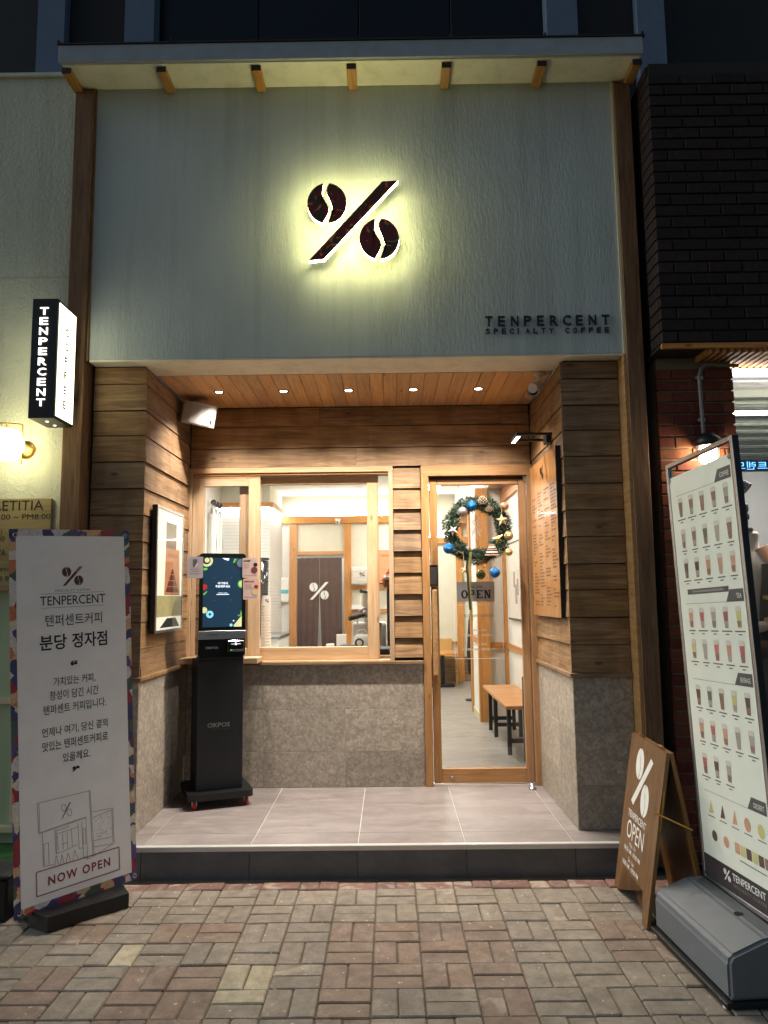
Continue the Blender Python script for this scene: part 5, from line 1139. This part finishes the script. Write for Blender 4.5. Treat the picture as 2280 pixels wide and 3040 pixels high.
# till, mouse, tape and coffee machine at the right end of the counter
ps = thing('cash_till', 'black cash drawer on the counter at the right end of the window', 'till', (-.02, 1.7, 1.0955)); MB().box(-.235, .19, 1.5, 1.85, 1.0955, 1.135, .004).build('drawer', 'black', ps); MB().box(-.235, .19, 1.51, 1.84, 1.1355, 1.14).build('lid', 'darkgrey', ps)
mo = thing('tape_dispenser', 'low black tape dispenser on the cash drawer', 'dispenser', (-.15, 1.62, 1.14)); MB().sphere((-.14, 1.62, 1.152), .05, 14, (1.4, .8, .42)).build('base', 'darkgrey', mo, smooth=True); MB().sphere((-.22, 1.64, 1.148), .022, 12, (1.2, .8, .5)).build('cutter', 'black', mo, smooth=True)
MB().lathe([(.022, -.02), (.036, -.02), (.036, .02), (.022, .02), (.022, -.02)], (-.05, 1.66, 1.1775), 20, 'y').build('roll', 'darkgrey', mo, smooth=False)
bxp = thing('card_box', 'small cream box with percent emblem beside the cash drawer', 'box', (-.27, 1.6, 1.0955)); MB().box(-.305, -.245, 1.56, 1.64, 1.0955, 1.175, .002).build('box', 'papercup', bxp); logo_mb(-.275, 1.135, .035, 1.559, gap=.03).build('emblem', 'black', bxp)
bc = thing('business_cards', 'white card holder standing behind the cream box', 'box', (-.2, 1.78, 1.14)); MB().box(-.245, -.165, 1.87, 1.9, 1.0955, 1.235, .002).build('holder', 'white', bc)
em = thing('espresso_machine', 'white espresso machine with dark portafilter handle behind the counter', 'coffee machine', (-.02, 2.7, 1.04))
mc = thing('bar_counter', 'white back bar carrying the espresso machine', 'counter', (0, 2.8, H)); MB().box(-.35, .36, 2.5, 3.2, H, 1.0).build('cabinet', 'white', mc); MB().box(-.36, .37, 2.48, 3.22, 1.0005, 1.038, .003).build('top', 'steel', mc)
MB().box(-.16, .16, 2.75, 3.05, 1.0385, 1.3, .02, 2).build('body', 'white', em, smooth=False); MB().box(-.07, .07, 2.62, 2.9, 1.44, 1.6, .04, 3).build('group_head', 'white', em, smooth=True); MB().box(-.06, .1, 2.76, 3.0, 1.3005, 1.4395, .03, 2).build('neck', 'white', em, smooth=True)
MB().cyl((-.05, 2.62, 1.37), (-.17, 2.5, 1.345), .017, .022, 12).build('portafilter_handle', 'black', em, smooth=True); MB().cyl((-.02, 2.66, 1.375), (-.05, 2.62, 1.37), .03, .03, 14).build('portafilter', 'steel', em); MB().cyl((-.0, 2.62, 1.58), (-.07, 2.55, 1.59), .014, .018, 10).build('steam_knob', 'black', em)
MB().tube([(-.11, 2.7, 1.3), (-.1, 2.68, 1.4), (-.05, 2.67, 1.43), (-.01, 2.69, 1.42)], .008, 8).build('steam_pipe', 'steel', em); MB().cyl((.08, 2.6, 1.04), (.1, 2.66, 1.3), .012, .012).build('stand', 'black', em)
kt = thing('kettle', 'white kettle in front of the espresso machine', 'kettle', (-.06, 2.6, 1.04)); MB().lathe([(.0001, 1.0385), (.085, 1.0385), (.09, 1.1), (.075, 1.18), (.05, 1.2), (.0001, 1.205)], (-.06, 2.6, 0), 20).build('pot', 'white', kt, smooth=True); MB().tube([(-.11, 2.6, 1.2), (-.09, 2.6, 1.235), (-.04, 2.6, 1.235), (-.02, 2.6, 1.2)], .008, 8).build('handle', 'white', kt)
gm = thing('black_grinder', 'tall black coffee grinder with walnut top at the window edge', 'grinder', (.16, 2.75, 1.04)); MB().box(.165, .33, 2.66, 2.74, 1.0385, 1.62, .015, 2).build('body', 'darkgrey', gm); MB().box(.13, .3, 2.65, 2.74, 1.6205, 1.72, .03, 3).build('top', 'cone', gm, smooth=True)
# seating passage
bh = thing('wooden_bench', 'wooden bench with black steel frame legs along the right passage wall', 'bench', (1.3, 2.9, H))
for y0, y1 in ((2.1, 2.88), (2.883, 3.66)): MB().box(1.15, 1.49, y0, y1, .587, .617, .004).build('seat_board', 'intwoodx', bh)
for y in (2.38, 3.22, 4.05):
    if y < 3.7 or True:
        yy = min(y, 3.62)
        MB().box(1.2, 1.235, yy-.018, yy+.018, H, .5865).box(1.44, 1.475, yy-.018, yy+.018, H, .5865).box(1.2355, 1.4395, yy-.015, yy+.015, H+.1, H+.135).box(1.2355, 1.4395, yy-.015, yy+.015, .552, .5865).build('leg_frame', 'black', bh)
bb = thing('black_board', 'carved black board standing at the near end of the bench', 'signboard', (1.36, 2.16, H)); MB().box(1.29, 1.46, 2.06, 2.095, H+.001, .86, .004).build('board', 'black', bb)
for k in range(3): MB().box(1.33, 1.4, 2.056, 2.0605, .6+k*.07, .65+k*.07, .002).build('carving', 'blackgloss', bb)
pf = thing('wall_picture', 'large framed pale picture on the right passage wall', 'picture', (XIR, 3.3, 1.28)); MB().box(XIR-.03, XIR-.001, 2.85, 3.83, 1.285, 2.09, .003).build('frame', 'darkgrey', pf); MB().box(XIR-.032, XIR-.0305, 2.87, 3.81, 1.305, 2.07).build('print', 'offwhite', pf)
for y, z, s in ((3.3, 1.55, .06), (3.4, 1.7, .05), (3.2, 1.62, .05)): MB().box(XIR-.0335, XIR-.0325, y-s, y+s, z-s*1.6, z+s*1.6).build('motif', 'greytext', pf)
tbx = thing('pedestal_table', 'small wooden table on a black pedestal foot at the far end', 'table', (1.05, 7.5, H)); MB().box(.75, 1.2, 7.15, 7.75, .66, .69, .004).build('top', 'intwoodx', tbx); MB().cyl((1.0, 7.5, H+.03), (1.0, 7.5, .6595), .035).build('column', 'black', tbx); MB().box(.8, 1.17, 7.35, 7.66, H+.001, H+.029, .006).build('foot', 'black', tbx)
rs = thing('rattan_bench', 'wooden bench with woven rattan back against the far wall', 'bench', (1.05, 7.9, H)); MB().box(.6, 1.25, 7.72, 8.12, .56, .6, .004).build('seat', 'rattan', rs); MB().box(.6, 1.2, 8.1, 8.14, .62, .86, .006).build('backrest', 'rattan', rs)
for x in (.68, 1.24): MB().cyl((x, 7.76, H+.001), (x-.01, 7.78, .56), .022, .025, 10).build('leg', 'rattan', rs)
ub = thing('closed_umbrella', 'tall black folded umbrella leaning by the far passage wall', 'umbrella', (1.27, 5.85, H)); MB().lathe([(.0001, H+.002), (.09, H+.002), (.09, H+.02), (.014, H+.03), (.014, .5), (.05, .52), (.06, .8), (.03, 1.2), (.008, 1.3), (.0001, 1.32)], (1.27, 5.85, 0), 14).build('canopy', 'black', ub, smooth=True)
